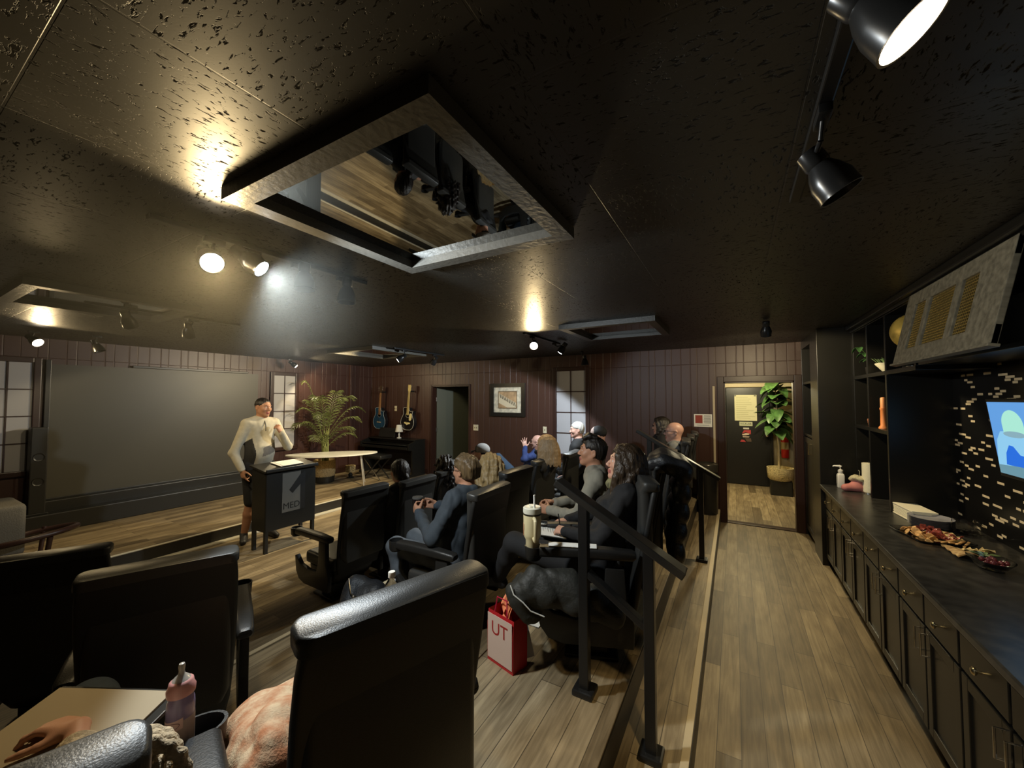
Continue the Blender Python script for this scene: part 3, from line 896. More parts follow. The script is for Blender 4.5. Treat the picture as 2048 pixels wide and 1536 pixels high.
class Sdf:
    def __init__(s):
        s.p = []
    def cone(s, a, b, ra, rb=None, k=.02, flat=None):
        s.p.append(('c', np.array(a, float), np.array(b, float), ra, ra if rb is None else rb, k, flat)); return s
    def chain(s, pts, rs, k=.02, flat=None):
        for i in range(len(pts) - 1):
            s.cone(pts[i], pts[i + 1], rs[i], rs[i + 1], k, flat)
        return s
    def ell(s, c, r, Rm=None, k=.02, sub=False):
        r = (r, r, r) if np.isscalar(r) else r
        s.p.append(('e', np.array(c, float), np.array(r, float), np.eye(3) if Rm is None else np.array(Rm, float), k, sub)); return s
    def bbox(s, m):
        lo = np.full(3, 1e9); hi = -lo
        for q in s.p:
            l, h = s._bb(q)
            if q[0] == 'e' and q[5]: continue
            lo = np.minimum(lo, l); hi = np.maximum(hi, h)
        return lo - m, hi + m
    @staticmethod
    def _bb(q):
        if q[0] == 'c':
            _, a, b, ra, rb, k, f = q
            r = max(ra, rb)
            return np.minimum(a, b) - r, np.maximum(a, b) + r
        _, c, r, Rm, k, sub = q
        e = np.sqrt((np.abs(Rm) ** 2) @ (r ** 2))
        return c - e, c + e
    def mesh(s, h, disp=None):
        lo, hi = s.bbox(3 * h + .012)
        n = np.ceil((hi - lo) / h).astype(int) + 1
        D = np.full(n, 1.0, np.float32)
        ax = [lo[i] + h * np.arange(n[i]) for i in range(3)]
        for q in s.p:
            k = q[5] if q[0] == 'c' else q[4]
            l, u = s._bb(q)
            m = k + 2.5 * h
            i0 = np.maximum(np.floor((l - m - lo) / h).astype(int), 0)
            i1 = np.minimum(np.ceil((u + m - lo) / h).astype(int) + 1, n)
            if np.any(i1 <= i0): continue
            X = ax[0][i0[0]:i1[0], None, None]; Y = ax[1][None, i0[1]:i1[1], None]; Z = ax[2][None, None, i0[2]:i1[2]]
            if q[0] == 'c':
                _, a, b, ra, rb, k, flat = q
                d = b - a; L2 = float(d @ d)
                px_, py_, pz_ = X - a[0], Y - a[1], Z - a[2]
                if L2 > 1e-12:
                    t = np.clip((px_ * d[0] + py_ * d[1] + pz_ * d[2]) / L2, 0, 1)
                else:
                    t = 0.0 * (px_ + py_ + pz_)
                qx, qy, qz = px_ - t * d[0], py_ - t * d[1], pz_ - t * d[2]
                r = ra + (rb - ra) * t
                if flat is not None:
                    ax_, fk = flat
                    ax_ = _n(ax_)
                    w = (qx * ax_[0] + qy * ax_[1] + qz * ax_[2]) * (1 / fk - 1)
                    qx, qy, qz = qx + ax_[0] * w, qy + ax_[1] * w, qz + ax_[2] * w
                    v = (np.sqrt(qx * qx + qy * qy + qz * qz) - r) * (fk + 1) / 2
                else:
                    v = np.sqrt(qx * qx + qy * qy + qz * qz) - r
                sub = False
            else:
                _, c, r, Rm, k, sub = q
                px_, py_, pz_ = X - c[0], Y - c[1], Z - c[2]
                lx = px_ * Rm[0, 0] + py_ * Rm[1, 0] + pz_ * Rm[2, 0]
                ly = px_ * Rm[0, 1] + py_ * Rm[1, 1] + pz_ * Rm[2, 1]
                lz = px_ * Rm[0, 2] + py_ * Rm[1, 2] + pz_ * Rm[2, 2]
                k0 = np.sqrt((lx / r[0]) ** 2 + (ly / r[1]) ** 2 + (lz / r[2]) ** 2)
                k1 = np.sqrt((lx / r[0] ** 2) ** 2 + (ly / r[1] ** 2) ** 2 + (lz / r[2] ** 2) ** 2) + 1e-9
                v = k0 * (k0 - 1) / k1
            sl = (slice(i0[0], i1[0]), slice(i0[1], i1[1]), slice(i0[2], i1[2]))
            A = D[sl]; v = v.astype(np.float32)
            if sub:
                v = -v
                hh = np.clip(.5 - .5 * (v - A) / k, 0, 1)
                hh = np.maximum(k - np.abs(A - v), 0) / k
                D[sl] = np.maximum(A, v) + hh * hh * k * .25
            else:
                hh = np.maximum(k - np.abs(A - v), 0) / k
                D[sl] = np.minimum(A, v) - hh * hh * k * .25
        if disp is not None:
            idx = np.nonzero(np.abs(D) < .035)
            P = np.stack([lo[i] + h * idx[i] for i in range(3)], 1)
            D[idx] += disp(P).astype(np.float32)
        return surface_nets(D, lo, h)

def surface_nets(D, lo, h):
    ins = D < 0
    nx, ny, nz = D.shape
    cnt = np.zeros((nx - 1, ny - 1, nz - 1), np.int8)
    for dx in (0, 1):
        for dy in (0, 1):
            for dz in (0, 1):
                cnt += ins[dx:nx - 1 + dx, dy:ny - 1 + dy, dz:nz - 1 + dz]
    act = (cnt > 0) & (cnt < 8)
    I = np.argwhere(act)
    idm = np.full(act.shape, -1, np.int32)
    idm[act] = np.arange(len(I))
    cs = {}
    for dx in (0, 1):
        for dy in (0, 1):
            for dz in (0, 1):
                cs[(dx, dy, dz)] = D[I[:, 0] + dx, I[:, 1] + dy, I[:, 2] + dz].astype(np.float64)
    acc = np.zeros((len(I), 3)); w = np.zeros(len(I))
    for axis in range(3):
        o = [a for a in range(3) if a != axis]
        for b0 in (0, 1):
            for b1 in (0, 1):
                c0 = [0, 0, 0]; c0[o[0]] = b0; c0[o[1]] = b1
                c1 = list(c0); c1[axis] = 1
                a, b = cs[tuple(c0)], cs[tuple(c1)]
                m = (a < 0) != (b < 0)
                t = np.where(m, a / np.where(m, a - b, 1), 0)
                p = np.zeros((len(I), 3)); p[:] = c0; p[:, axis] += t
                acc += p * m[:, None]; w += m
    V = (I + acc / w[:, None]) * h + lo
    Q = []
    for axis in range(3):
        o = [a for a in range(3) if a != axis]
        sl0 = [slice(1, -1)] * 3; sl1 = [slice(1, -1)] * 3
        sl0[axis] = slice(0, D.shape[axis] - 1); sl1[axis] = slice(1, D.shape[axis])
        a = ins[tuple(sl0)]; b = ins[tuple(sl1)]
        for flip, mk in ((False, a & ~b), (True, ~a & b)):
            e = np.argwhere(mk)
            if not len(e): continue
            g = e.copy(); g[:, o[0]] += 1; g[:, o[1]] += 1
            def cell(d0, d1):
                c = g.copy(); c[:, o[0]] -= d0; c[:, o[1]] -= d1
                return idm[c[:, 0], c[:, 1], c[:, 2]]
            q = np.stack([cell(1, 1), cell(0, 1), cell(0, 0), cell(1, 0)], 1)
            if (axis == 1) != flip: q = q[:, ::-1]
            Q.append(q)
    Q = np.concatenate(Q); Q = Q[(Q >= 0).all(1)]
    return V, Q

def np_mesh(name, V, Q, mats, parent=None, mi=None, smooth_iter=1):
    for _ in range(smooth_iter):
        nb = np.zeros_like(V); c = np.zeros(len(V))
        for i in range(4):
            j = (i + 1) % 4
            np.add.at(nb, Q[:, i], V[Q[:, j]]); np.add.at(c, Q[:, i], 1)
            np.add.at(nb, Q[:, j], V[Q[:, i]]); np.add.at(c, Q[:, j], 1)
        V = V * .5 + .5 * nb / np.maximum(c, 1)[:, None]
    me = bpy.data.meshes.new(name)
    me.vertices.add(len(V)); me.vertices.foreach_set('co', V.astype(np.float32).ravel())
    me.loops.add(len(Q) * 4); me.loops.foreach_set('vertex_index', Q.astype(np.int32).ravel())
    me.polygons.add(len(Q))
    me.polygons.foreach_set('loop_start', np.arange(0, len(Q) * 4, 4, dtype=np.int32))
    me.polygons.foreach_set('loop_total', np.full(len(Q), 4, np.int32))
    for m in (mats if isinstance(mats, (list, tuple)) else [mats]): me.materials.append(m)
    if mi is not None: me.polygons.foreach_set('material_index', mi.astype(np.int32))
    me.update(calc_edges=True); me.validate()
    me.shade_smooth()
    o = bpy.data.objects.new(name, me); COL.objects.link(o)
    if parent is not None: o.parent = parent
    return o

def folds(amp, seed=0, sc=1.0):
    rnd = random.Random(seed)
    ws = [(np.array([rnd.uniform(-1, 1), rnd.uniform(-1, 1), rnd.uniform(-.5, .5)]) * rnd.uniform(25, 55) * sc, rnd.uniform(0, 6.3)) for _ in range(6)]
    def fn(P):
        v = np.zeros(len(P))
        wob = .35 * np.sin(P[:, 2] * 17 * sc + seed) + .3 * np.sin(P[:, 0] * 13 * sc + P[:, 1] * 11)
        for w, ph in ws:
            v += 1 - np.abs(np.sin(P @ w * .5 + ph + wob * 2)) * 2
        return v * amp / 4
    return fn

SKIN = {
    'fair': mat('skin_fair', (.56, .30, .205), .50, bump=(300, .06)),
    'tan': mat('skin_tan', (.45, .225, .135), .50, bump=(300, .06)),
    'pink': mat('skin_pink', (.48, .275, .215), .45, bump=(300, .06)),
}
M_LIP = mat('lips', (.36, .12, .10), .4)
M_EYEW = mat('eye_white', (.62, .58, .54), .2)
M_IRIS = mat('iris', (.03, .02, .012), .15)
M_NAIL = mat('dark_nail_polish', (.035, .006, .010), .15)
def hair_mat(name, c, s=1.6):
    s = 1 + (s - 1) * .55
    return mat(name, c, .40, bump=((170, 170, 16), .8, 3, .006), var=((90, 90, 9), .0, tuple(min(1, x * s) for x in c)))
H_DARK = hair_mat('hair_black_brown', (.010, .0075, .006), 2.4)
H_BROWN = hair_mat('hair_brown', (.028, .017, .009), 2.2)
H_LIGHTBR = hair_mat('hair_light_brown', (.085, .055, .026), 2.2)
H_BLOND = hair_mat('hair_blond', (.30, .20, .085), 1.7)
H_BLONDE2 = hair_mat('hair_straight_blond', (.36, .235, .12), 1.5)
H_GREY = hair_mat('hair_grey', (.33, .32, .30), 1.5)

def rot_m(yaw, pitch, roll=0):
    return np.array((Matrix.Rotation(R(yaw), 3, 'Z') @ Matrix.Rotation(R(-pitch), 3, 'Y') @ Matrix.Rotation(R(roll), 3, 'X')))

def head_prims(S_, Hc, Rm, s, ears=True):
    T = lambda x, y, z: Hc + Rm @ (np.array((x, y, z)) * s)
    e = lambda c, r, k=.02, sub=False: S_.ell(T(*c), tuple(v * s for v in r), Rm, k * s, sub)
    c = lambda a, b, ra, rb, k=.015: S_.cone(T(*a), T(*b), ra * s, rb * s, k * s)
    e((-.014, 0, .034), (.100, .077, .088), .03)
    e((.026, 0, -.022), (.062, .061, .088), .03)
    for q in (1, -1):
        c((-.002, q * .050, -.045), (.060, q * .014, -.096), .022, .018, .03)
        e((.058, q * .040, -.022), (.026, .024, .026), .02)
    e((.070, 0, -.097), (.019, .022, .017), .018)
    c((.078, .038, .030), (.088, .010, .029), .010, .011, .014)
    c((.078, -.038, .030), (.088, -.010, .029), .010, .011, .014)
    for q in (1, -1):
        e((.098, q * .031, .008), (.018, .017, .012), .010, True)
        e((.077, q * .031, .007), (.0125, .0125, .0125), .004)
    c((.086, 0, .014), (.109, 0, -.026), .0075, .0115, .010)
    e((.098, .011, -.033), (.012, .009, .008), .008)
    e((.098, -.011, -.033), (.012, .009, .008), .008)
    c((.083, .017, -.060), (.091, 0, -.058), .006, .0075, .006)
    c((.083, -.017, -.060), (.091, 0, -.058), .006, .0075, .006)
    c((.082, .014, -.071), (.089, 0, -.072), .006, .0085, .006)
    c((.082, -.014, -.071), (.089, 0, -.072), .006, .0085, .006)
    if ears:
        for q in (1, -1):
            ce = T(-.014, q * .080, .002)
            Re = Rm @ rot_m(q * -14, -12)
            S_.ell(ce, (.019 * s, .0085 * s, .033 * s), Re, .006 * s)
            S_.ell(ce + Rm @ np.array((.004, q * .008, .002)) * s, (.009 * s, .006 * s, .018 * s), Re, .004 * s, True)
            e((-.010, q * .077, -.024), (.009, .007, .012), .008)
    return T

def hand_prims(S_, w, f, n, side, s, curl=.35, spread=.15, thumb=.6, tips=None):
    f = _n(f); n = np.asarray(n, float); n = _n(n - f * (n @ f))
    t = np.cross(f, n) * (1 if side == 'R' else -1)
    K = []
    ln = [.076, .084, .078, .062]
    for i in range(4):
        kx = w + f * (.086, .090, .085, .076)[i] * s + t * (.030 - .0195 * i) * s
        K.append(kx)
        S_.cone(w + t * (.014 - .009 * i) * s, kx, .0145 * s, .0105 * s, .012 * s)
    S_.ell(w + f * .045 * s, (.046 * s, .036 * s, .014 * s), np.stack([f, t, n], 1), .012 * s)
    for i in range(4):
        cr = curl if np.isscalar(curl) else curl[i]
        p = K[i]; a = 0.0
        d0 = _n(f + t * spread * (1.1 - .75 * i))
        for L, da, r0, r1 in zip((.46, .30, .24), (62, 78, 50), (.0092, .0085, .0078), (.0085, .0078, .0066)):
            a += R(da) * cr
            d = d0 * math.cos(a) + n * math.sin(a)
            q = p + d * ln[i] * L * s
            S_.cone(p, q, r0 * s, r1 * s, .005 * s)
            p = q
        if tips is not None: tips.append((p.copy(), d.copy()))
    b = w + (f * .020 + t * .022 + n * .008) * s
    d = _n(f * .60 + t * (.95 - .55 * thumb) + n * (.15 + .55 * thumb))
    p = b + d * .044 * s
    S_.cone(b, p, .0155 * s, .0110 * s, .014 * s)
    d = _n(d + f * .35 + n * .2 * thumb - t * .25)
    q = p + d * .033 * s; S_.cone(p, q, .0105 * s, .0095 * s, .006 * s)
    d = _n(d + f * .1 + n * .25 * thumb)
    S_.cone(q, q + d * .024 * s, .0095 * s, .0072 * s, .005 * s)

def person(label, root, a, head, look=(0, 0, 0), s=.95, h=.008, sex='m', skin='fair', hair=None, hairm=None, shirt=None, pants=None, shoes=None,
           arms=None, legs=None, hip=None, stand=False, beard=None, extras=None, short_pants=False, belly=0.0, brow=True, name='person', sleeve=1.0, lean=None, collar=.012, parts=None):
    """root=(x,y,z) floor point, a=facing angle, head=world position of the head centre.  Everything below is in the local frame (x forward, y left)."""
    root = np.array(root, float)
    ca, sa = math.cos(R(a)), math.sin(R(a))
    def loc(p):
        d = np.array(p, float) - root
        return np.array((d[0] * ca + d[1] * sa, -d[0] * sa + d[1] * ca, d[2]))
    t = thing(name, label, 'person', tuple(root), R(a))
    Hc = loc(head)
    Hp = np.array(hip if hip is not None else ((.02, 0, .445) if not stand else (0, 0, .93)), float)
    Rm = rot_m(*look)
    N = Hc + Rm @ np.array((-.035, 0, -.155)) * s * .4 + np.array((-.025, 0, -.165)) * s * .6        # base of the neck
    up = _n(N - Hp); fw = _n(np.array((1, 0, 0)) - up * up[0]); lf = np.cross(up, fw)
    sw = (.168 if sex == 'm' else .155) * s
    SH = {'L': N - up * .050 * s + lf * sw, 'R': N - up * .050 * s - lf * sw}
    body = Sdf(); cl = Sdf(); pt = Sdf()
    T = head_prims(body, Hc, Rm, s, ears=True)
    body.cone(Hc + Rm @ np.array((-.030, 0, -.045)) * s, N, .055 * s * (1 if sex == 'm' else .87), .060 * s * (1 if sex == 'm' else .88), .03)
    mid = Hp + (N - Hp) * .45
    ch = Hp + (N - Hp) * .80
    g = 1.0 if sex == 'm' else .92
    tors = [(Hp + up * .02, mid, .150 * s * g, .138 * s * g, .74), (mid, ch, .138 * s * g, .150 * s * g, .72)]
    for S_, gr in ((body, 0.0), (cl, .014)):
        for p, q, r0, r1, fl in tors:
            S_.cone(p, q, r0 + gr, r1 + gr, .05, (fw, fl))
        if belly and S_ is cl:
            S_.ell(Hp + (N - Hp) * .28 + fw * .06, (.115 * s + belly, .15 * s, .15 * s), np.stack([fw, lf, up], 1), .06)
        if sex == 'f':
            for q in (1, -1):
                S_.ell(ch - up * .06 * s + fw * .075 * s + lf * q * .068 * s, .055 * s + gr * .6, None, .04)
        S_.cone(SH['L'] - lf * .02, SH['R'] + lf * .02, .056 * s + gr, .056 * s + gr, .05, (fw, .9))
        S_.cone(N - up * .005, SH['L'] - lf * .05, .050 * s + gr * .8, .050 * s + gr, .04)
        S_.cone(N - up * .005, SH['R'] + lf * .05, .050 * s + gr * .8, .050 * s + gr, .04)
    if collar:
        for k in range(14):
            b0, b1 = 2 * math.pi * k / 14, 2 * math.pi * (k + 1) / 14
            cp = lambda b: N + up * (.018 - .022 * math.cos(b)) * s + (fw * (math.cos(b) * .070 + .004) + lf * math.sin(b) * .072) * s
            cl.cone(cp(b0), cp(b1), collar, collar, .012)
    # arms
    arms = arms or {}
    tips = []
    for sd, q in (('L', 1), ('R', -1)):
        A = arms.get(sd)
        if A is None:
            A = dict(e=(.02, q * .27 * s, .62), w=(.22, q * .10, .55), f=(.8, -q * .6, -.1), n=(0, 0, -1))
        e = loc(A['e']) if A.get('world') else np.array(A['e'], float)
        w = loc(A['w']) if A.get('world') else np.array(A['w'], float)
        f = np.array(A['f'], float); n = np.array(A['n'], float)
        if A.get('world'):
            rr = lambda v: np.array((v[0] * ca + v[1] * sa, -v[0] * sa + v[1] * ca, v[2]))
            f, n = rr(f), rr(n)
        sh = SH[sd]
        body.cone(sh, e, .052 * s * g, .040 * s * g, .03); body.cone(e, w, .041 * s * g, .026 * s * g, .02)
        hand_prims(body, w, f, n, sd, s * (1 if sex == 'm' else .92), A.get('curl', .35), A.get('spread', .15), A.get('thumb', .6), tips)
        cl.cone(sh, e, .060 * s * g, .049 * s * g, .035)
        w2 = e + (w - e) * sleeve * .97
        cl.cone(e, w2, .050 * s * g, (.038 if sleeve > .9 else .047) * s * g, .025)
    # legs
    legs = legs or {}
    for sd, q in (('L', 1), ('R', -1)):
        Lg = legs.get(sd)
        if Lg is None:
            Lg = dict(k=(.43, q * .10, .44), a=(.42, q * .10, .075), toe=(.58, q * .12, .03))
        k_ = loc(Lg['k']) if Lg.get('world') else np.array(Lg['k'], float)
        an = loc(Lg['a']) if Lg.get('world') else np.array(Lg['a'], float)
        to = loc(Lg['toe']) if Lg.get('world') else np.array(Lg['toe'], float)
        hj = Hp + lf * q * .085 * s
        body.cone(hj, k_, .082 * s, .056 * s, .03); 
        body.chain([k_, k_ + (an - k_) * .35, an], [.054 * s, .056 * s, .036 * s], .02)
        fd = _n(to - an); 
        heel = an + np.array((0, 0, -.04)) - np.array((fd[0], fd[1], 0)) * .03
        body.cone(an, to, .036 * s, .026 * s, .02)
        pt.cone(hj, k_, .100 * s, .070 * s, .05)
        if not short_pants:
            pt.chain([k_, k_ + (an - k_) * .4, k_ + (an - k_) * .97], [.069 * s, .066 * s, .055 * s], .025)
        so = Sdf()
        fl = np.array((0, 0, 1.0))
        so.cone(heel + np.array((0, 0, .002)), to + np.array((0, 0, .0)), .040 * s, .034 * s, .02, (fl, .85))
        so.cone(an + np.array((0, 0, .01)), heel, .045 * s, .042 * s, .02)
        so.cone(an + (to - an) * .25 + fl * .012, to + fl * .004, .040 * s, .030 * s, .02)
        if shoes is not None:
            V, Q = so.mesh(max(h, .007))
            np_mesh('shoe', V, Q, shoes, t)
    pt.cone(Hp + lf * .06, Hp - lf * .06, .120 * s, .120 * s, .05, (fw, .82))
    V, Q = body.mesh(h)
    # face regions in the head frame
    fc = V[Q].mean(1)
    L = ((fc - Hc) @ Rm) / s
    mi = np.zeros(len(Q), int)
    lip = (L[:, 0] > .078) & (np.abs(L[:, 1]) < .022) & (L[:, 2] < -.054) & (L[:, 2] > -.079)
    mi[lip] = 1
    for q in (1, -1):
        dd = np.sqrt((L[:, 1] - q * .031) ** 2 + ((L[:, 2] - .007) * 1.7) ** 2)
        ey = (L[:, 0] > .076) & (dd < .0115)
        mi[ey] = 2
        mi[ey & (dd < .0055)] = 3
    for p, d in tips:
        dd = np.linalg.norm(fc - (p + d * .002), axis=1)
        if parts and parts.get('nails'): mi[dd < .008] = 4
    np_mesh('body', V, Q, [SKIN[skin], M_LIP, M_EYEW, M_IRIS, M_NAIL], t, mi)
    if shirt is not None:
        sd_ = abs(hash(label)) % 97 if False else sum(map(ord, label)) % 97
        V, Q = cl.mesh(h, folds(.0085 if not stand else .0055, sd_, 1.5 if h < .0078 and not stand else 1.0))
        mi = None
        mm = shirt
        if isinstance(shirt, tuple):          # (materials, function of local face centres -> index)
            mi = shirt[1](V[Q].mean(1), dict(N=N, Hp=Hp, fw=fw, lf=lf, up=up, SH=SH)); mm = shirt[0]
        np_mesh('shirt', V, Q, mm, t, mi)
    if pants is not None:
        V, Q = pt.mesh(h, folds(.005, 5 + sum(map(ord, label)) % 31))
        np_mesh('shorts' if short_pants else 'trousers', V, Q, pants, t)
    if brow and hairm is not None:
        b = MB()
        for q in (1, -1):
            b.tube([T(.086, q * .012, .031), T(.090, q * .026, .037), T(.080, q * .047, .032)], [.0035 * s, .0045 * s, .002 * s], 6)
        b.build('eyebrows', hairm, t, True)
    if hair:
        hs = Sdf()
        make_hair(hs, hair, T, Rm, s, N)
        V, Q = hs.mesh(min(h, .0065), hair_noise(hair))
        np_mesh('hair', V, Q, hairm, t)
    if beard is not None:
        bs = Sdf()
        for q in (1, -1):
            bs.cone(T(.012, q * .066, -.03), T(.060, q * .030, -.095), .012 * s, .014 * s, .02)
        bs.cone(T(.066, .02, -.102), T(.066, -.02, -.102), .016 * s, .016 * s, .02)
        bs.cone(T(.094, .018, -.048), T(.094, -.018, -.048), .006 * s, .006 * s, .01)
        V, Q = bs.mesh(.006); np_mesh('beard', V, Q, beard, t)
    if extras: extras(t, T, Rm, s, dict(N=N, Hp=Hp, fw=fw, lf=lf, up=up, SH=SH, loc=loc))
    return t

def hair_noise(style):
    fr = {'curly': 55, 'messy': 60}.get(style, 95)
    am = {'curly': .008, 'messy': .007}.get(style, .0022)
    def fn(P):
        return am * (np.sin(P[:, 0] * fr + np.sin(P[:, 2] * 31) * 1.6) * np.sin(P[:, 1] * fr * 1.1 + 1.3 * np.sin(P[:, 2] * 27)) + .6 * np.sin(P[:, 0] * fr * 1.9 + P[:, 1] * fr * 2.1 + P[:, 2] * 14))
    return fn

def make_hair(S_, style, T, Rm, s, N):
    e = lambda c, r, k=.02, sub=False: S_.ell(T(*c), tuple(v * s for v in r), Rm, k * s, sub)
    rnd = random.Random(len(style) * 7 + 3)
    def cap(gx=1.0, thick=.010):
        e((-.016, 0, .038), (.104 + thick * .4, .080 + thick, .092 + thick), .02)
        kk = .90 if style in ('short', 'quiff') else 1.0
        e((-.045, 0, -.005), ((.072 + thick * .6) * kk, (.070 + thick) * kk, .075), .03)
        # cut the face, the ears and the nape free
        e((.110, 0, -.030), (.078, .13, .098), .012, True)
        big = 1.0 if style in ('short', 'quiff', 'swept') else 0.0
        for q in (1, -1):
            e((.020, q * (.088 + .004 * big), -.040 + .004 * big), (.046 + .020 * big, .030 + .006 * big, .052 + .010 * big), .010, True)
        e((-.02, 0, -.128 + .022 * big), (.13, .13, .060), .015, True)
        if big:
            for q in (1, -1): e((.052, q * .090, -.005), (.048, .034, .050), .008, True)
    def locks(n, zend, r0, r1, flare, wave, back=150, f0=60, start=.075):
        for i in range(n):
            u = (i + .5) / n
            ang = R(f0 + (360 - 2 * f0) * u)
            c, sn = math.cos(ang), math.sin(ang)
            pts = []; rs = []
            ze = zend * rnd.uniform(.85, 1.1)
            for j in range(8):
                v = j / 7
                z = start + (ze - start) * v
                rad = (.070 + .034 * min(1, v * 2.6)) + flare * v
                x = -.016 + (rad + .016) * c - .01 * v + wave * math.sin(v * 11 + i * 2.1) * .6
                y = rad * .92 * sn + wave * math.sin(v * 13 + i * 1.7)
                if c > .25: x = min(x, .060)
                pts.append(T(x, y, z)); rs.append((r0 + (r1 - r0) * v) * s)
            S_.chain(pts, rs, .014 * s)
    if style == 'short':
        cap(thick=.006)
    elif style == 'quiff':
        cap(thick=.004)
        for i in range(9):
            y = -.050 + .0125 * i
            S_.chain([T(-.01, y * .9, .128), T(.045, y * .95, .132), T(.082, y, .108)], [.016 * s, .018 * s, .012 * s], .015 * s)
    elif style == 'buzz':
        e((-.016, 0, .040), (.103, .079, .090), .02)
        e((.118, 0, .010), (.075, .13, .080), .010, True)
        for q in (1, -1): e((.010, q * .09, -.035), (.060, .030, .055), .010, True)
        e((-.02, 0, -.105), (.14, .13, .060), .012, True)
    elif style == 'swept':
        cap(thick=.011)
        for i in range(11):
            y = -.062 + .0124 * i
            zz = .112 - abs(y) * .5
            S_.chain([T(.066, y * .8, .092 - abs(y) * .4), T(.03, y, zz + .018), T(-.05, y * 1.02, zz + .010), T(-.105, y * .9, .045), T(-.108, y * .8, -.03)], [.010 * s, .015 * s, .016 * s, .016 * s, .010 * s], .012 * s)
    elif style == 'long':
        cap(thick=.014); locks(26, -.24, .020, .012, .030, .006, f0=48)
        for q in (1, -1):
            S_.chain([T(.060, q * .030, .105), T(.060, q * .066, .050), T(.030, q * .088, -.03), T(.00, q * .094, -.12), T(-.02, q * .10, -.20)], [.016 * s, .020 * s, .020 * s, .018 * s, .012 * s], .015 * s)
    elif style == 'bob':
        cap(thick=.014); locks(30, -.19, .018, .012, .020, .003, f0=52)
    elif style == 'curly':
        cap(thick=.018); locks(30, -.33, .024, .020, .085, .014, f0=55)
    elif style == 'ponytail':
        cap(thick=.010)
        e((-.06, 0, .0), (.065, .078, .085), .03)
        S_.chain([T(-.11, 0, .0), T(-.135, 0, -.05), T(-.12, .01, -.14), T(-.10, .015, -.23)], [.028 * s, .030 * s, .026 * s, .014 * s], .02)
    elif style == 'messy':
        cap(thick=.020); locks(22, -.20, .020, .013, .035, .018, f0=58)
        for i in range(14):
            an = rnd.uniform(0, 6.28); rr = rnd.uniform(.02, .08)
            S_.chain([T(-.016 + rr * math.cos(an), rr * math.sin(an), .115), T(-.02 + rr * 1.4 * math.cos(an), rr * 1.4 * math.sin(an), .145)], [.016 * s, .006 * s], .012)

# ================================================================== the people
def fabric(name, c, rough=.85, v=.07, s=22):
    return mat(name, c, rough, bump=(260, .35, 2, .002), var=(s, v))
C_CREAM = fabric('cream_pullover', (.50, .46, .36)); C_CHAR = fabric('charcoal_panel', (.035, .034, .032)); C_MIDG = fabric('grey_band', (.21, .19, .165))
C_BLACK = fabric('black_cloth', (.012, .012, .013)); C_DENIM = fabric('dark_denim_shirt', (.034, .044, .055)); C_JEANS = fabric('faded_jeans', (.105, .115, .125))
C_BLUEJ = fabric('blue_jeans', (.045, .075, .120)); C_BLUE = fabric('royal_blue_jacket', (.022, .040, .135)); C_SWEAT = fabric('heather_sweater', (.26, .245, .195))
C_HOOD = fabric('grey_hoodie', (.17, .175, .175)); C_DARKG = fabric('dark_grey_cloth', (.035, .035, .036)); C_SHOE = mat('dark_shoe', (.025, .025, .027), .5)
C_KNIT = mat('cream_knit', (.46, .37, .245), .9, bump=((140, 140, 140), 1.0, 2, .006), var=(60, .3))
C_SCARF = fabric('olive_scarf', (.16, .15, .075), .85, .5, 30)

def glasses(frame_m):
    def fn(t, T, Rm, s, J):
        b = MB()
        for q in (1, -1):
            ring = [T(.100 + .004 * math.cos(k), q * .033 + .021 * math.cos(k), .006 + .017 * math.sin(k)) for k in [2 * math.pi * i / 16 for i in range(16)]]
            ring = [T(.101, q * .033 + .021 * math.cos(2 * math.pi * i / 16), .006 + .016 * math.sin(2 * math.pi * i / 16)) for i in range(16)]
            b.tube(ring, .0016 * s, 6, closed=True)
            b.tube([T(.100, q * .054, .010), T(.06, q * .077, .012), T(-.012, q * .088, .016), T(-.030, q * .086, -.004)], .0018 * s, 6)
        b.tube([T(.101, .012, .008), T(.108, 0, .012), T(.101, -.012, .008)], .0015 * s, 6)
        b.build('glasses', frame_m, t, True)
    return fn
def cap_fn(m1, m2, back=False):
    def fn(t, T, Rm, s, J):
        d = Sdf()
        d.ell(T(-.014, 0, .052), (.112 * s, .092 * s, .088 * s), Rm, .01)
        d.ell(T(-.01, 0, -.065), (.16 * s, .16 * s, .088 * s), Rm, .01, True)
        V, Q = d.mesh(.008)
        L = ((V[Q].mean(1) - T(0, 0, 0)) @ Rm) / s
        np_mesh('cap', V, Q, [m1, m2], t, (L[:, 0] > .035).astype(int))
        sg = -1 if back else 1
        g = MB().grid(lambda u, v: T(sg * (.082 + .075 * v * (1 - (2 * u - 1) ** 2 * .45)), (u - .5) * .15, .038 - .018 * v - .020 * (2 * u - 1) ** 2), 10, 5, thick=.004)
        g.build('cap_brim', m2, t, True)
    return fn
def scarf_fn(m):
    def fn(t, T, Rm, s, J):
        d = Sdf(); N, up, fw, lf = J['N'], J['up'], J['fw'], J['lf']
        for lay in range(2):
            for k in range(16):
                b0, b1 = 2 * math.pi * k / 16, 2 * math.pi * (k + 1) / 16
                cp = lambda b: N + up * (.045 - .035 * lay - .03 * math.cos(b)) * s + (fw * (math.cos(b) * (.085 + .012 * lay) + .012) + lf * math.sin(b) * (.085 + .015 * lay)) * s
                d.cone(cp(b0), cp(b1), .026 * s, .026 * s, .012)
        V, Q = d.mesh(.007, folds(.008, 3, 1.4)); np_mesh('scarf', V, Q, m, t)
    return fn
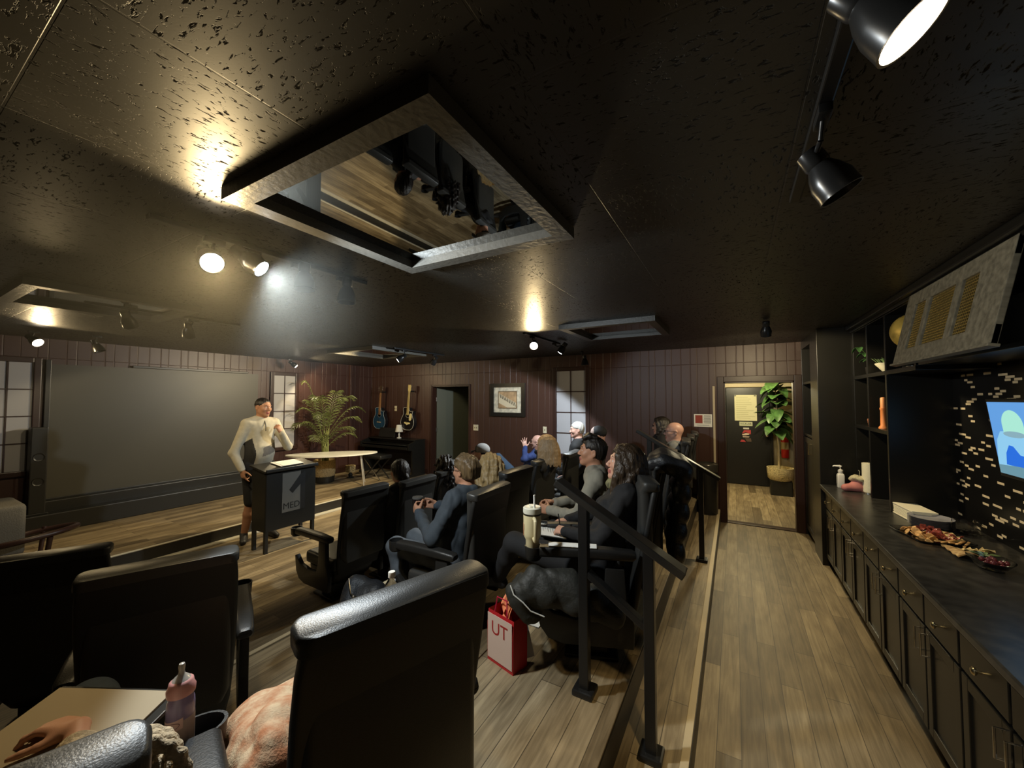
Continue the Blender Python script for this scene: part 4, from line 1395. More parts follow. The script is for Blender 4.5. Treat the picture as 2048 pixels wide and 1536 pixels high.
def hood_fn(m):
    def fn(t, T, Rm, s, J):
        d = Sdf(); N, up, fw, lf = J['N'], J['up'], J['fw'], J['lf']
        for k in range(16):
            b0, b1 = math.pi * (.35 + 1.3 * k / 16), math.pi * (.35 + 1.3 * (k + 1) / 16)
            cp = lambda b: N + up * (.040 - .03 * math.cos(b)) * s * .6 + (fw * (math.cos(b) * .095 - .005) + lf * math.sin(b) * .10) * s
            d.cone(cp(b0), cp(b1), .030 * s, .030 * s, .015)
        V, Q = d.mesh(.008, folds(.006, 9)); np_mesh('hood', V, Q, m, t)
    return fn
def many(*fs):
    def fn(*a):
        for f in fs: f(*a)
    return fn
def at_chair(key):
    x, y, z, a = CH[key]
    return (x, y, z), a
SHOE = C_SHOE

# presenter behind the lectern
def pres_mat(F, J):
    d = F - J['Hp']; l = d @ J['lf']; u = d @ J['up']; f = d @ J['fw']
    mi = np.zeros(len(F), int)
    mi[(l > -.045 + u * .10) & (l < .16) & (u > .13 + .32 * (l + .02)) & (u < .24 + .32 * (l + .02)) & (f > 0)] = 2
    mi[(l < -.095 - .14 * np.clip(u - .16, 0, .3)) & (l > -.195) & (u < .36 - 1.0 * np.clip(-.12 - l, 0, 1)) & (f > -.10)] = 1
    return mi
pl = dict(R=dict(k=(-5.30, 2.64, .50), a=(-5.40, 2.62, .075), toe=(-5.27, 2.55, .03), world=True),
          L=dict(k=(-5.26, 2.86, .50), a=(-5.33, 2.90, .075), toe=(-5.18, 2.90, .03), world=True))
pa = dict(R=dict(e=(-5.39, 2.475, 1.13), w=(-5.27, 2.52, .915), f=(.25, .05, -.95), n=(-.1, 1, .1), curl=(.25, .75, .85, .9), thumb=.5, world=True),
          L=dict(e=(-5.15, 3.01, 1.165), w=(-5.06, 2.87, 1.36), f=(-.25, -.35, .9), n=(-.9, -.2, -.2), curl=.75, world=True))
def zip_fn(t, T, Rm, s, J):
    N, up, fw, lf = J['N'], J['up'], J['fw'], J['lf']
    MB().tube([N + fw * .085 * s - up * .00 * s, N + fw * .125 * s - up * .06 * s, N + fw * .140 * s - up * .13 * s], .005, 6).build('zip', C_CHAR, t, True)
person('man standing at the lectern in a cream and grey quarter zip pullover and black shorts', (-5.34, 2.745, 0), -4, (-5.30, 2.765, 1.682), look=(16, -2, 0), s=1.0, h=.0075, skin='tan',
       hair='buzz', hairm=H_DARK, shirt=([C_CREAM, C_CHAR, C_MIDG], pres_mat), pants=C_BLACK, shoes=C_SHOE, arms=pa, legs=pl, hip=(-.02, 0, .945), stand=True, short_pants=True, belly=.004,
       extras=zip_fn)

# man in the denim shirt with the mug
r0, a0 = at_chair('mid_a')
person('man with glasses in a dark denim shirt holding a dark mug', r0, a0, (-1.80, 2.42, 1.245), look=(-6, 4, 0), h=.0065, skin='tan', hair='swept', hairm=H_LIGHTBR, shirt=C_DENIM, pants=C_JEANS, shoes=SHOE, hip=(.0, 0, .43),
       arms=dict(L=dict(e=(-1.84, 2.09, .83), w=(-2.11, 2.25, .925), f=(-.85, .35, .25), n=(.25, .95, 0), curl=.62, thumb=.7, world=True),
                 R=dict(e=(-1.90, 2.70, .84), w=(-2.12, 2.47, .93), f=(-.90, -.35, .15), n=(.2, -.95, 0), curl=.62, thumb=.7, world=True)),
       collar=.018, legs=dict(L=dict(k=(.50, .12, .47), a=(.40, .10, .09), toe=(.56, .12, .03)), R=dict(k=(.50, -.10, .47), a=(.52, -.10, .075), toe=(.68, -.12, .03))),
       extras=glasses(M_BMETAL), belly=.02)
r0, a0 = at_chair('mid_b')
person('woman with long curly blond hair seated beyond the man in denim', r0, a0, (-1.965, 3.0, 1.165), look=(0, 0, 0), h=.009, sex='f', hair='curly', hairm=H_BLOND, shirt=C_DARKG, pants=C_BLACK, shoes=SHOE)
r0, a0 = at_chair('front_b')
person('woman with sleek dark ponytail in the front row, seen from behind', r0, a0, (-2.983, 2.89, 1.052), look=(-12, 0, 0), h=.009, sex='f', hair='ponytail', hairm=H_DARK, shirt=C_DARKG, pants=C_BLACK, shoes=SHOE, hip=(.02, .03, .40))
r0, a0 = at_chair('front_c')
person('person with messy dark hair in the front row beside the man in denim', r0, a0, (-2.904, 3.5, 1.01), look=(-6, 0, 0), h=.009, sex='f', hair='messy', hairm=H_DARK, shirt=C_BLACK, pants=C_BLACK, shoes=SHOE, hip=(.02, 0, .40))
r0, a0 = at_chair('front_d')
person('person in a grey cap with a dark brim in the front row', r0, a0, (-2.93, 4.30, 1.075), look=(0, 0, 0), h=.010, hair='buzz', hairm=H_DARK, shirt=C_BLACK, pants=C_BLACK, shoes=SHOE, hip=(.02, 0, .42),
       extras=cap_fn(fabric('grey_cap_cloth', (.24, .23, .215)), C_DARKG))
r0, a0 = at_chair('front_e')
person('bald man in a blue jacket and jeans raising one open hand', r0, a0, (-2.82, 5.75, 1.085), look=(6, 2, 0), h=.0065, skin='pink', hairm=H_GREY, shirt=C_BLUE, pants=C_BLUEJ, shoes=SHOE, hip=(.02, 0, .42),
       arms=dict(L=dict(e=(-2.93, 5.50, .83), w=(-2.94, 5.56, 1.01), f=(-.18, 0, 1), n=(-.6, .75, .05), curl=.06, spread=.34, thumb=-.4, world=True)),
       legs=dict(L=dict(k=(.46, .05, .80), a=(.66, -.10, .52), toe=(.78, -.16, .44)), R=dict(k=(.46, -.10, .46), a=(.45, -.10, .075), toe=(.60, -.12, .03))),
       extras=glasses(M_BMETAL))
r0, a0 = at_chair('mid_c')
person('woman with straight shoulder length blond hair in the middle row', r0, a0, (-1.755, 3.78, 1.285), look=(14, 0, 0), h=.009, sex='f', hair='bob', hairm=H_BLONDE2, shirt=C_DARKG, pants=C_BLACK, shoes=SHOE)
r0, a0 = at_chair('mid_f')
person('man with short grey hair and black jacket in front of the far window', r0, a0, (-2.02, 5.45, 1.335), look=(26, 0, 0), h=.009, skin='pink', hair='short', hairm=H_GREY, shirt=C_BLACK, pants=C_BLACK, shoes=SHOE)
r0, a0 = at_chair('mid_e')
person('person in a dark cap half hidden behind the dark haired man', r0, a0, (-1.545, 4.95, 1.315), look=(0, -4, 0), h=.010, skin='pink', hair='buzz', hairm=H_DARK, shirt=C_BLACK, pants=C_BLACK, shoes=SHOE,
       extras=cap_fn(C_BLACK, fabric('pale_pink_cap_front', (.30, .22, .19))))
# man in the heather sweater, leaning forward
r0, a0 = at_chair('back_b')
person('dark haired man in a beige grey sweater leaning forward with clasped hands', r0, 194, (-.985, 3.0, 1.375), look=(4, 8, 0), h=.006, skin='tan', hair='quiff', hairm=H_DARK, shirt=C_SWEAT, pants=C_BLACK, shoes=SHOE, hip=(-.02, 0, .43),
       arms=dict(L=dict(e=(-1.02, 2.76, .93), w=(-1.27, 2.82, .92), f=(-.95, .10, .06), n=(.1, .95, -.2), curl=.60, thumb=.7, world=True),
                 R=dict(e=(-1.06, 3.24, .95), w=(-1.30, 2.98, .94), f=(-.90, -.40, .05), n=(.1, -.7, -.6), curl=.55, thumb=.7, world=True)),
       legs=dict(L=dict(k=(.46, .16, .47), a=(.42, .16, .075), toe=(.57, .18, .03)), R=dict(k=(.46, -.12, .47), a=(.44, -.12, .075), toe=(.59, -.14, .03))))
# woman writing in a notebook
r0, a0 = at_chair('back_a')
person('woman with shoulder length dark hair in a black jacket and olive scarf, writing', r0, a0, (-.610, 2.50, 1.385), look=(2, 12, 0), h=.006, sex='f', skin='fair', hair='long', hairm=H_BROWN, shirt=C_BLACK, pants=C_BLACK, shoes=SHOE, hip=(.0, 0, .43),
       arms=dict(L=dict(e=(-.70, 2.26, .97), w=(-.955, 2.37, .945), f=(-.93, .28, -.05), n=(.0, .5, -.85), curl=.65, thumb=.8, world=True),
                 R=dict(e=(-.85, 2.80, .98), w=(-1.06, 2.66, .925), f=(-.8, -.5, -.1), n=(0, -.2, -1), curl=.35, world=True)),
       legs=dict(L=dict(k=(-1.30, 2.30, .83), a=(-1.50, 2.42, .52), toe=(-1.64, 2.40, .46), world=True), R=dict(k=(-1.14, 2.52, .79), a=(-1.16, 2.54, .42), toe=(-1.31, 2.50, .37), world=True)),
       extras=scarf_fn(C_SCARF))
r0, a0 = at_chair('back_d')
person('bald man with glasses in a grey hoodie behind the far handrail', r0, a0, (-.622, 4.9, 1.405), look=(10, 2, 0), h=.0075, skin='pink', hairm=H_GREY, brow=False, shirt=C_HOOD, pants=C_DARKG, shoes=SHOE, belly=.05,
       extras=many(glasses(M_BMETAL), hood_fn(C_HOOD)))
r0, a0 = at_chair('back_e')
person('person with long dark hair, glasses and black clothes seated beyond the bald man', r0, a0, (-.85, 5.45, 1.43), look=(12, 0, 0), h=.009, skin='fair', hair='long', hairm=H_DARK, shirt=C_BLACK, pants=C_BLACK, shoes=SHOE,
       extras=many(glasses(M_BMETAL), scarf_fn(C_BLACK)))
# person at the lower left corner
r0, a0 = at_chair('back_left')
person('person in a cream knit sweater at lower left resting a hand on a pad', r0, a0, (-1.02, -.13, 1.30), look=(0, 0, 0), h=.005, sex='f', skin='fair', hair='long', hairm=H_BROWN, shirt=C_KNIT, pants=fabric('dim_blue_jeans', (.035, .048, .065)), shoes=SHOE, hip=(.02, 0, .42), parts={'nails': 1}, sleeve=.78,
       arms=dict(R=dict(e=(-1.19, .245, .90), w=(-1.465, .335, .962), f=(-.86, -.42, .02), n=(.1, -.2, -1), curl=(.45, .5, .55, .6), thumb=.25, world=True),
                 L=dict(e=(-1.28, -.28, .93), w=(-1.52, -.12, .93), f=(-.9, .3, 0), n=(0, 0, -1), curl=.4, world=True)),
       legs=dict(R=dict(k=(-1.84, .44, .80), a=(-1.86, .44, .45), toe=(-2.0, .46, .40), world=True), L=dict(k=(-1.56, .12, .80), a=(-1.58, .14, .42), toe=(-1.73, .18, .37), world=True)))

# ================================================================== right side: cabinets, counter, shelves
M_CAB = mat('black_cabinet_paint', (.0085, .0082, .007), .32)
M_COUNTER = mat('dark_countertop', (.030, .029, .026), .30, var=(14, .35))
CT = .87
struct('wall_backsplash', slab(1.482, 1.499, .2, 4.35, CT, 2.03), M_MOSAIC)
o = MB().box((1.14, 2.79, CT - .018), (.70, 5.16, .036), .007).build('countertop', M_COUNTER)
tag(o, 'long dark countertop running along the right wall', 'countertop')
def shaker(mb, x, y0, y1, z0, z1, th=.018, st=.05):
    """Frame-and-panel front lying in a plane of constant x, facing -x."""
    yc, zc = (y0 + y1) / 2, (z0 + z1) / 2
    mb.box((x, y0 + st / 2, zc), (th, st, z1 - z0), .003); mb.box((x, y1 - st / 2, zc), (th, st, z1 - z0), .003)
    mb.box((x, yc, z0 + st / 2), (th, y1 - y0 - 2 * st, st), .003); mb.box((x, yc, z1 - st / 2), (th, y1 - y0 - 2 * st, st), .003)
    mb.box((x + .005, yc, zc), (th * .5, y1 - y0 - 2 * st + .004, z1 - z0 - 2 * st + .004))
def base_cabinet():
    W = .72
    t = thing('base_cabinet', '', 'cabinet', (.83, 0, 0), 0, 'base cabinets under the long counter')
    b = MB(); b.box((.33, W / 2, .455), (.62, W - .002, .745), .002); b.box((.36, W / 2, .045), (.52, W - .002, .09))
    b.build('cabinet_body', M_CAB, t)
    for k in (0, 1):
        y0, y1 = k * W / 2 + .008, (k + 1) * W / 2 - .008
        d = MB().box((.010, (y0 + y1) / 2, .715), (.020, y1 - y0, .150), .004).build('drawer', M_CAB, t)
        MB().lathe([(.006, 0), (.006, .012), (.015, .018), (.016, .024), (.010, .030), (.002, .031)], 16, M=Matrix.Translation((0, (y0 + y1) / 2, .715)) @ Matrix.Rotation(R(-90), 4, 'Y')).build('knob', M_BRASS, d, True)
        dm = MB(); shaker(dm, .010, y0, y1, .105, .622)
        dr_ = dm.build('cabinet_door', M_CAB, t)
        yh = y1 - .028 if k == 0 else y0 + .028
        MB().tube([(0, yh, .60), (-.028, yh, .60), (-.028, yh, .49), (0, yh, .49)], .0045, 8).build('bar_handle', M_CHROME, dr_, True)
    return t
proto_c = base_cabinet()
CABL = ['cabinet at the far end of the counter beside the tall black bookcase', 'second counter cabinet from the tall black bookcase', 'third counter cabinet from the tall black bookcase', 'fourth counter cabinet from the tall black bookcase, below the glass bowl',
        'nearest counter cabinet that shows its bar handle, at lower right', 'counter cabinet cut off by the lower right corner of the photo']
for i, lab in enumerate(CABL):
    y = 5.36 - .722 * (i + 1)
    if i == 0:
        proto_c.location = (.83, y, 0); proto_c['label'] = lab
    else:
        copy_tree(proto_c, (.83, y, 0), 0, lab)
struct('baseboard_right', slab(1.15, 1.2, YN, 5.36, 0, .08), M_CAB)

# tall bookcase at the end of the counter
t = thing('tall_bookcase', 'tall black built-in bookcase between the counter and the entrance doorway', 'bookcase', (.80, 5.37, 0))
b = MB(); b.box((.345, .012, 1.285), (.69, .024, 2.57), .003); b.box((.05, .235, 1.285), (.10, .43, 2.57), .003); b.box((.345, 1.115, 1.285), (.69, .024, 2.57), .003)
b.box((.40, .56, 1.285), (.02, 1.10, 2.57)); b.box((.20, .78, 2.515), (.40, .66, .11))
b.build('bookcase_frame', M_CAB, t)
for z in (2.0, 1.33):
    MB().box((.20, .78, z), (.39, .65, .03), .004).build('shelf', M_CAB, t)
dm = MB(); shaker(dm, .01, .46, 1.10, .10, 1.30, st=.07)
d = dm.build('bookcase_door', M_CAB, t)
MB().tube([(0, .52, 1.24), (-.03, .52, 1.24), (-.03, .52, 1.12), (0, .52, 1.12)], .006, 8).build('bar_handle', M_BRASS, d, True)

# open shelves above the counter
t = thing('open_shelves', 'black open shelf bays above the far end of the counter', 'shelf', (1.10, 0, 0))
b = MB(); b.box((.393, 4.55, 1.70), (.006, 1.64, 1.66))
b.build('back_panel', M_CAB, t)
for y, z0 in ((5.345, CT + .002), (4.86, CT + .002), (4.35, CT + .002), (3.74, 2.03)):
    MB().box((.195, y, (z0 + 2.5) / 2), (.39, .035, 2.5 - z0), .003).build('upright', M_CAB, t)
for y0, y1, z in ((4.36, 5.34, 2.015), (4.36, 5.34, 1.515), (3.73, 4.36, 2.015)):
    MB().box((.195, (y0 + y1) / 2, z), (.392, y1 - y0, .035), .003).build('shelf', M_CAB, t)
MB().box((.195, 4.55, 2.505), (.39, 1.66, .03), .003).build('shelf_top', M_CAB, t)

# wall cabinets with lattice doors that lift up
M_DOORW = mat('lamplit_black_wood', (.20, .18, .13), .42, bump=((6, 40, 40), .2), var=((4, 30, 30), .3))  # strong lamp light on black satin paint, put into a paler base colour
M_LATT = mat('gold_lattice', (.80, .60, .22), .30, metal=.85)
def lattice_cabinet(y0, y1, label, tilt):
    t = thing('lattice_cabinet', label, 'cabinet', (1.10, y0, 2.03), 0, 'lattice door wall cabinets')
    W = y1 - y0
    b = MB(); b.box((.20, W / 2, .012), (.39, W, .024), .002); b.box((.20, W / 2, .468), (.39, W, .024), .002)
    b.box((.20, .010, .24), (.39, .02, .45)); b.box((.20, W - .010, .24), (.39, .02, .45)); b.box((.385, W / 2, .24), (.01, W, .45))
    b.build('cabinet_body', M_CAB, t)
    d = MB(); H = .49; th = .024; st = .105
    bays = [(.16, .325), (.385, .70), (.775, .94)]
    bays = [(W - q1, W - q0) for q0, q1 in bays]
    bays.sort()
    edges = [0] + [v for q in bays for v in q] + [W]
    for k in range(0, len(edges), 2):
        d.box((0, (edges[k] + edges[k + 1]) / 2, H / 2), (th, edges[k + 1] - edges[k], H), .003)
    d.box((0, W / 2, .05), (th * 1.02, W, .10), .003); d.box((0, W / 2, H - .045), (th * 1.02, W, .09), .003)
    d.box((-.004, W / 2, .004), (th * 1.6, W + .03, .014), .003)
    o = d.build('lattice_door', M_DOORW, t)
    o.location = (-.014 - H * math.sin(R(tilt)), 0, .49 - H * math.cos(R(tilt)) - .012); o.rotation_euler = (0, R(tilt), 0)
    for q0, q1 in bays:
        g = MB(); p = .0165
        n = int((q1 - q0) / p); m = int((H - .19) / p)
        for i in range(n + 1):
            g.box((.002, q0 + (q1 - q0) * i / n, H / 2 + .005), (.003, .0048, H - .19))
        for j in range(m + 1):
            g.box((.0035, (q0 + q1) / 2, .10 + (H - .19) * j / m), (.003, q1 - q0, .0048))
        g.build('brass_lattice', M_LATT, o)
    return t
lattice_cabinet(2.50, 3.70, 'wall cabinet with a gold lattice door lifted open above the television', 12)
lattice_cabinet(1.26, 2.46, 'wall cabinet with gold lattice cut off by the right edge of the photo', 0)
cr = MB()
cr.box((1.075, 2.0, 2.545), (.06, 6.7, .05), .010); cr.box((1.095, 2.0, 2.507), (.03, 6.7, .026), .006); cr.box((1.30, 2.0, 2.55), (.40, 6.7, .04))
struct('trim_crown', cr, M_CAB)

# television
t = thing('television', 'wall mounted television with a bright blue picture at the right edge', 'television', (1.40, 3.165, 1.565), 0)
Mt = Matrix.Rotation(R(-6.5), 4, 'Y')
MB().box((0, 0, 0), (.035, .80, .47), .006, M=Mt).build('tv_body', M_PLAST, t)
def em(name, c, st): return mat(name, (.01, .01, .01), .5, emit=(c, st))
M_BG = em('tv_sky', (.16, .46, 1.0), .75)
scr = MB().box((-.0185, 0, .002), (.002, .765, .43), M=Mt).build('tv_screen', M_BG, t)
def flat(name, pts, lay, m):
    """pts = (distance from the left edge of the screen, height above its bottom)."""
    b = MB(); n = len(pts)
    vs = [Mt @ Vector((-.0196 - lay * .0004, .3825 - u, -.213 + v)) for u, v in pts]
    b.add(vs, [tuple(range(n))]); return b.build(name, m, t)
arc = lambda cu, cv, ru, rv, a0, a1, n=20: [(cu + ru * math.cos(R(a0 + (a1 - a0) * i / n)), cv + rv * math.sin(R(a0 + (a1 - a0) * i / n))) for i in range(n + 1)]
flat('screen_snow', [(.0, .08), (.03, .20), (.08, .255), (.20, .265), (.34, .28), (.50, .26), (.70, .28), (.763, .26), (.763, .0), (0, 0)], 1, em('tv_pale', (.30, .66, .95), .9))
flat('screen_dome', arc(.215, .30, .100, .085, 0, 180) + [(.118, .245), (.312, .245)], 2, em('tv_mint', (.42, .85, .70), .95))
flat('screen_ring', arc(.215, .245, .104, .018, 0, 360)[:-1], 3, em('tv_grey', (.30, .52, .62), .8))
flat('screen_blue_shape', [(.08, .06), (.10, .13), (.14, .178), (.18, .175), (.23, .13), (.30, .125), (.38, .16), (.46, .10), (.46, .055)], 2, em('tv_blue', (.02, .18, .85), .85))
flat('screen_ground', [(0, 0), (0, .05), (.20, .062), (.763, .05), (.763, 0)], 3, em('tv_ground', (.20, .42, .52), .7))

# ------------------------------------------------------------------ things on the shelves
t = thing('leafy_sprig', 'green leafy sprig in a dark pot on the topmost shelf bay next to the bookcase', 'plant', (1.20, 5.14, 2.033))
MB().lathe([(.03, 0), (.045, .02), (.05, .08), (.044, .085), (.04, .07)], 16).build('pot', M_PLAST, t, True)
M_LEAF = mat('leaf_green', (.045, .115, .035), .42, var=(30, .4)); M_LEAF2 = mat('leaf_grey_green', (.14, .22, .085), .5, var=(30, .3))
def leaf(mb, base, d, L, W, droop=.3, up=(0, 0, 1), mi=0, n=8):
    base = Vector(base); d = Vector(d).normalized(); up = Vector(up)
    s = d.cross(up); s = s.normalized() if s.length > 1e-4 else Vector((1, 0, 0)); nn = s.cross(d)
    def fn(u, v):
        w = W * (math.sin(math.pi * min(1, u ** .8 * .96 + .02)) ** .75)
        q = (v - .5) * 2
        return base + d * (L * u * (1 - .15 * droop * u)) - nn * (droop * L * u * u * -1 * -1) + s * (q * w * .5) + nn * (abs(q) * w * .16)
    mb.grid(fn, n, 4, mi, thick=.0012)
random.seed(5)
st = MB(); lf_ = MB()
for k in range(3):
    an = R(200 + 60 * k); p = [Vector((0, 0, .06)) + Vector((math.cos(an) * .022 * q * q, math.sin(an) * .035 * q * q, .10 * q)) for q in (0, 1, 1.6, 2.2)]
    st.tube(p, .003, 6)
    for q in range(1, 4):
        for sd in (1, -1):
            leaf(lf_, p[q], (math.cos(an + sd * 1.0), math.sin(an + sd * 1.0), .25 - .2 * q), .085, .05, .4)
st.build('stems', M_LEAF, t, True); lf_.build('leaves', M_LEAF, t, True)
t = thing('planter_bowl', 'pale boat shaped bowl of green succulents on the shelf bay beside the gold globe', 'plant', (1.19, 4.62, 2.033))
MB().lathe([(.035, 0), (.05, .008), (.115, .075), (.118, .08), (.108, .075), (.05, .03)], 24, sx=.75, sy=1.25).build('bowl', mat('cream_ceramic', (.62, .60, .46), .3), t, True)
lf_ = MB()
for k in range(60):
    an = random.uniform(0, 6.28); rr = random.uniform(0, .085)
    leaf(lf_, (rr * math.cos(an) * .75, rr * math.sin(an) * 1.2, .07), (math.cos(an) * .5, math.sin(an) * .6, 1), random.uniform(.04, .085), .022, .2, n=4)
lf_.build('succulents', M_LEAF2, t, True)
t = thing('gold_globe', 'gold globe standing in the upper shelf bay beside the lattice door', 'globe', (1.185, 4.02, 2.033))
MB().lathe([(.07, 0), (.07, .012), (.015, .03), (.012, .132)], 24).build('globe_stand', M_BMETAL, t, True)
MB().sphere((0, 0, .275), .135, 32, 20).build('globe_ball', mat('gold_paint', (.62, .44, .10), .42, metal=.35, var=(9, .35)), t, True)
MB().tube([(0, .146 * math.cos(R(a)), .275 + .146 * math.sin(R(a))) for a in range(-90, 91, 10)], .005, 8).build('globe_arm', M_BRASS, t, True)
t = thing('figurine', 'small reddish animal figurine on the lower shelf nearest the bookcase', 'figurine', (1.17, 5.08, 1.533))
d = Sdf(); d.cone((0, -.035, .035), (0, .03, .038), .02, .022, .02); d.ell((0, .055, .055), .018, None, .015); d.cone((0, .06, .05), (0, .078, .045), .010, .007)
for y in (-.03, .03):
    for x in (-.012, .012): d.cone((x, y, .03), (x, y, .004), .008, .007, .008)
d.cone((0, -.05, .04), (0, -.075, .055), .007, .004, .01)
V, Q = d.mesh(.004); np_mesh('figurine_body', V, Q, mat('terracotta', (.30, .12, .07), .5), t)
t = thing('orange_pillar', 'slim orange candlestick on the lower shelf beside the upright', 'candle', (1.145, 4.62, 1.533))
MB().lathe([(.035, 0), (.035, .012), (.022, .03), (.020, .16), (.024, .17), (.024, .185)], 20).build('holder', mat('orange_glaze', (.62, .22, .07), .4), t, True)
MB().lathe([(.019, .185), (.019, .27), (.014, .276), (.002, .278)], 18).build('candle_stick', mat('orange_wax', (.66, .28, .11), .5), t, True)

# ------------------------------------------------------------------ things on the counter
t = thing('soap_dispenser', 'white pump bottle on the counter beside the bookcase panel', 'bottle', (.955, 5.27, CT))
MB().loft([[Vector((x, y, z)) for x, y in rrect(.062 * k, .062 * k, .012, 3)] for z, k in ((0, .95), (.006, 1), (.125, 1), (.140, .85), (.150, .5))]).build('bottle_body', M_WHITE, t, True)
MB().lathe([(.020, .150), (.022, .155), (.022, .180), (.012, .186), (.006, .19), (.006, .212)], 18).build('collar', M_WHITE, t, True)
MB().tube([(0, 0, .215), (-.004, 0, .222), (-.055, 0, .220), (-.062, 0, .212)], [.016, .012, .008, .006], 10).build('pump', M_WHITE, t, True)
MB().box((-.0312, 0, .075), (.0015, .044, .08)).build('bottle_label', mat('label_grey', (.45, .44, .40), .6), t)
t = thing('boot_planter', 'pink boot shaped holder with fluffy cream trim on the counter', 'boot', (1.03, 5.12, CT), R(200))
d = Sdf(); d.cone((-.035, 0, .05), (-.035, 0, .105), .048, .046, .03); d.cone((-.03, 0, .04), (.075, 0, .034), .046, .036, .04)
d.ell((0, 0, -.05), (.3, .3, .052), None, .004, True)
V, Q = d.mesh(.005); np_mesh('boot_body', V, Q, mat('pink_felt', (.58, .22, .20), .7), t)
d = Sdf()
for k in range(12):
    a = 2 * math.pi * k / 12; d.ell((-.035 + .042 * math.cos(a), .042 * math.sin(a), .128 + .008 * math.sin(3 * a)), (.024, .024, .020), None, .015)
for q in range(4): d.ell((-.075 + .01 * math.sin(q), .035, .105 - .022 * q), (.018, .016, .018), None, .012)
V, Q = d.mesh(.005, folds(.006, 4, 2.5)); np_mesh('fluffy_trim', V, Q, mat('cream_fluff', (.70, .63, .42), .9, bump=(160, 1.0, 3, .01)), t)
t = thing('paper_towel_stand', 'upright white paper towel roll on a chrome stand on the counter', 'paper towel', (1.145, 5.10, CT))
MB().lathe([(.075, 0), (.075, .010), (.070, .013)], 28).tube([(0, 0, .01), (0, 0, .31)], .006, 10).tube([(-.078, 0, .012), (-.080, 0, .15), (-.074, 0, .205), (-.082, 0, .215)], .004, 8).build('stand', M_CHROME, t, True)
MB().lathe([(.020, .014), (.056, .014), (.056, .290), (.020, .290)], 28).build('paper_roll', mat('paper_towel', (.80, .76, .58), .85, bump=(120, .3)), t, True, angle=30)
t = thing('napkin_stack', 'block of cream napkins on the counter behind the clear plates', 'napkins', (1.20, 4.19, CT), R(6))
b = MB()
for i in range(9): b.box((random.uniform(-.003, .003), random.uniform(-.004, .004), .006 + i * .0095), (.15, .29, .0088), .003)
b.build('napkins', mat('cream_napkin', (.78, .73, .55), .85), t)
t = thing('plate_stack', 'stack of clear fluted plastic plates on the counter in front of the napkins', 'plates', (1.215, 3.96, CT))
M_PLATE = mat('hazy_plastic_plate', (.60, .60, .66), .18, trans=.55, ior=1.3)
for i in range(7):
    z = i * .0095
    MB().lathe([(.065, z), (.095, z + .003), (.118, z + .018), (.120, z + .0195), (.094, z + .006), (.060, z + .003)], 36).build('plate', M_PLATE, t, True)
# platter with crackers and cured meat
def tray(name, label, cx, cy, w, d_, rz):
    t = thing(name, label, 'platter', (cx, cy, CT), rz)
    MB().loft([[Vector((x, y, z)) for x, y in rrect(w * k, d_ * k, .05, 4)] for z, k in ((0, .86), (.004, .90), (.022, 1.0), (.024, 1.0), (.007, .90), (.004, .6))]).build('tray', M_GLASS, t, True, angle=60)
    return t
tray('snack_tray', 'clear plastic tray of crackers and cured meat on the counter', 1.12, 3.66, .30, .36, R(12))
M_CRACK = mat('cracker', (.62, .36, .13), .7, var=(60, .3)); M_MEAT = mat('cured_meat', (.34, .07, .045), .35, var=(70, .5)); M_CHEESE = mat('cheese', (.74, .56, .25), .5); M_GRAPE = mat('red_grape', (.10, .018, .022), .22); M_CHIP = mat('flatbread_chip', (.66, .50, .22), .7, var=(40, .4))
rn = random.Random(11)
def snack(kind, x, y, z, rz, tilt=0.0):
    if kind == 'cracker':
        b = MB().lathe([(.002, 0), (.021, 0), (.023, .002), (.021, .0045), (.002, .0045)], 16); m = M_CRACK; nm, cat, lab, gp = 'cracker', 'cracker', 'round golden cracker lying in the clear snack tray', 'crackers in the snack tray'
    elif kind == 'meat':
        b = MB().grid(lambda u, v: ((u - .5) * .055, (v - .5) * .055 * math.sqrt(max(.05, 1 - (2 * u - 1) ** 2)), .012 * math.sin(u * 5 + v * 4) + .012), 8, 8, thick=.0018); m = M_MEAT; nm, cat, lab, gp = 'meat_slice', 'meat', 'folded slice of dark red cured meat in the clear snack tray', 'meat slices in the snack tray'
    elif kind == 'stick':
        b = MB().box((0, 0, .005), (.095, .012, .009), .003); m = M_CRACK; nm, cat, lab, gp = 'bread_stick', 'breadstick', 'thin golden breadstick at the near end of the snack tray', 'breadsticks in the snack tray'
    elif kind == 'chip':
        b = MB().grid(lambda u, v: ((u - .5) * .075, (v - .5) * .055 * (1 - .6 * u), .010 * math.sin(u * 4 + v * 3)), 6, 5, thick=.003); m = M_CHIP; nm, cat, lab, gp = 'flatbread_chip', 'chip', 'pale folded flatbread chip beside the snack tray', 'flatbread chips on the counter'
    elif kind == 'grape':
        b = MB().sphere((0, 0, .011), .012, 12, 8, sc=(1, 1, 1.1)); m = M_GRAPE; nm, cat, lab, gp = 'grape', 'grape', 'dark red grape in the clear oval bowl', 'grapes in the oval bowl'
    else:
        b = MB().box((0, 0, .008), (.05, .035, .014), .003); m = M_CHEESE; nm, cat, lab, gp = 'cheese_slice', 'cheese', 'pale slice of cheese behind the meat in the snack tray', 'cheese in the snack tray'
    o = b.build(nm, m, None, True)
    o.location = (x, y, z); o.rotation_euler = (rn.uniform(-.2, .2) + tilt, rn.uniform(-.25, .25), rz)
    tag(o, lab, cat, gp)
ct, s_t = math.cos(R(12)), math.sin(R(12))
def on_tray(lx, ly): return 1.12 + lx * ct - ly * s_t, 3.66 + lx * s_t + ly * ct
for i in range(16):
    x, y = on_tray(-.085 + .03 * rn.random() + .012 * (i % 3), .13 - .018 * i)
    snack('cracker', x, y, CT + .012 + .010 * (i % 3), rn.uniform(0, 6), .9)
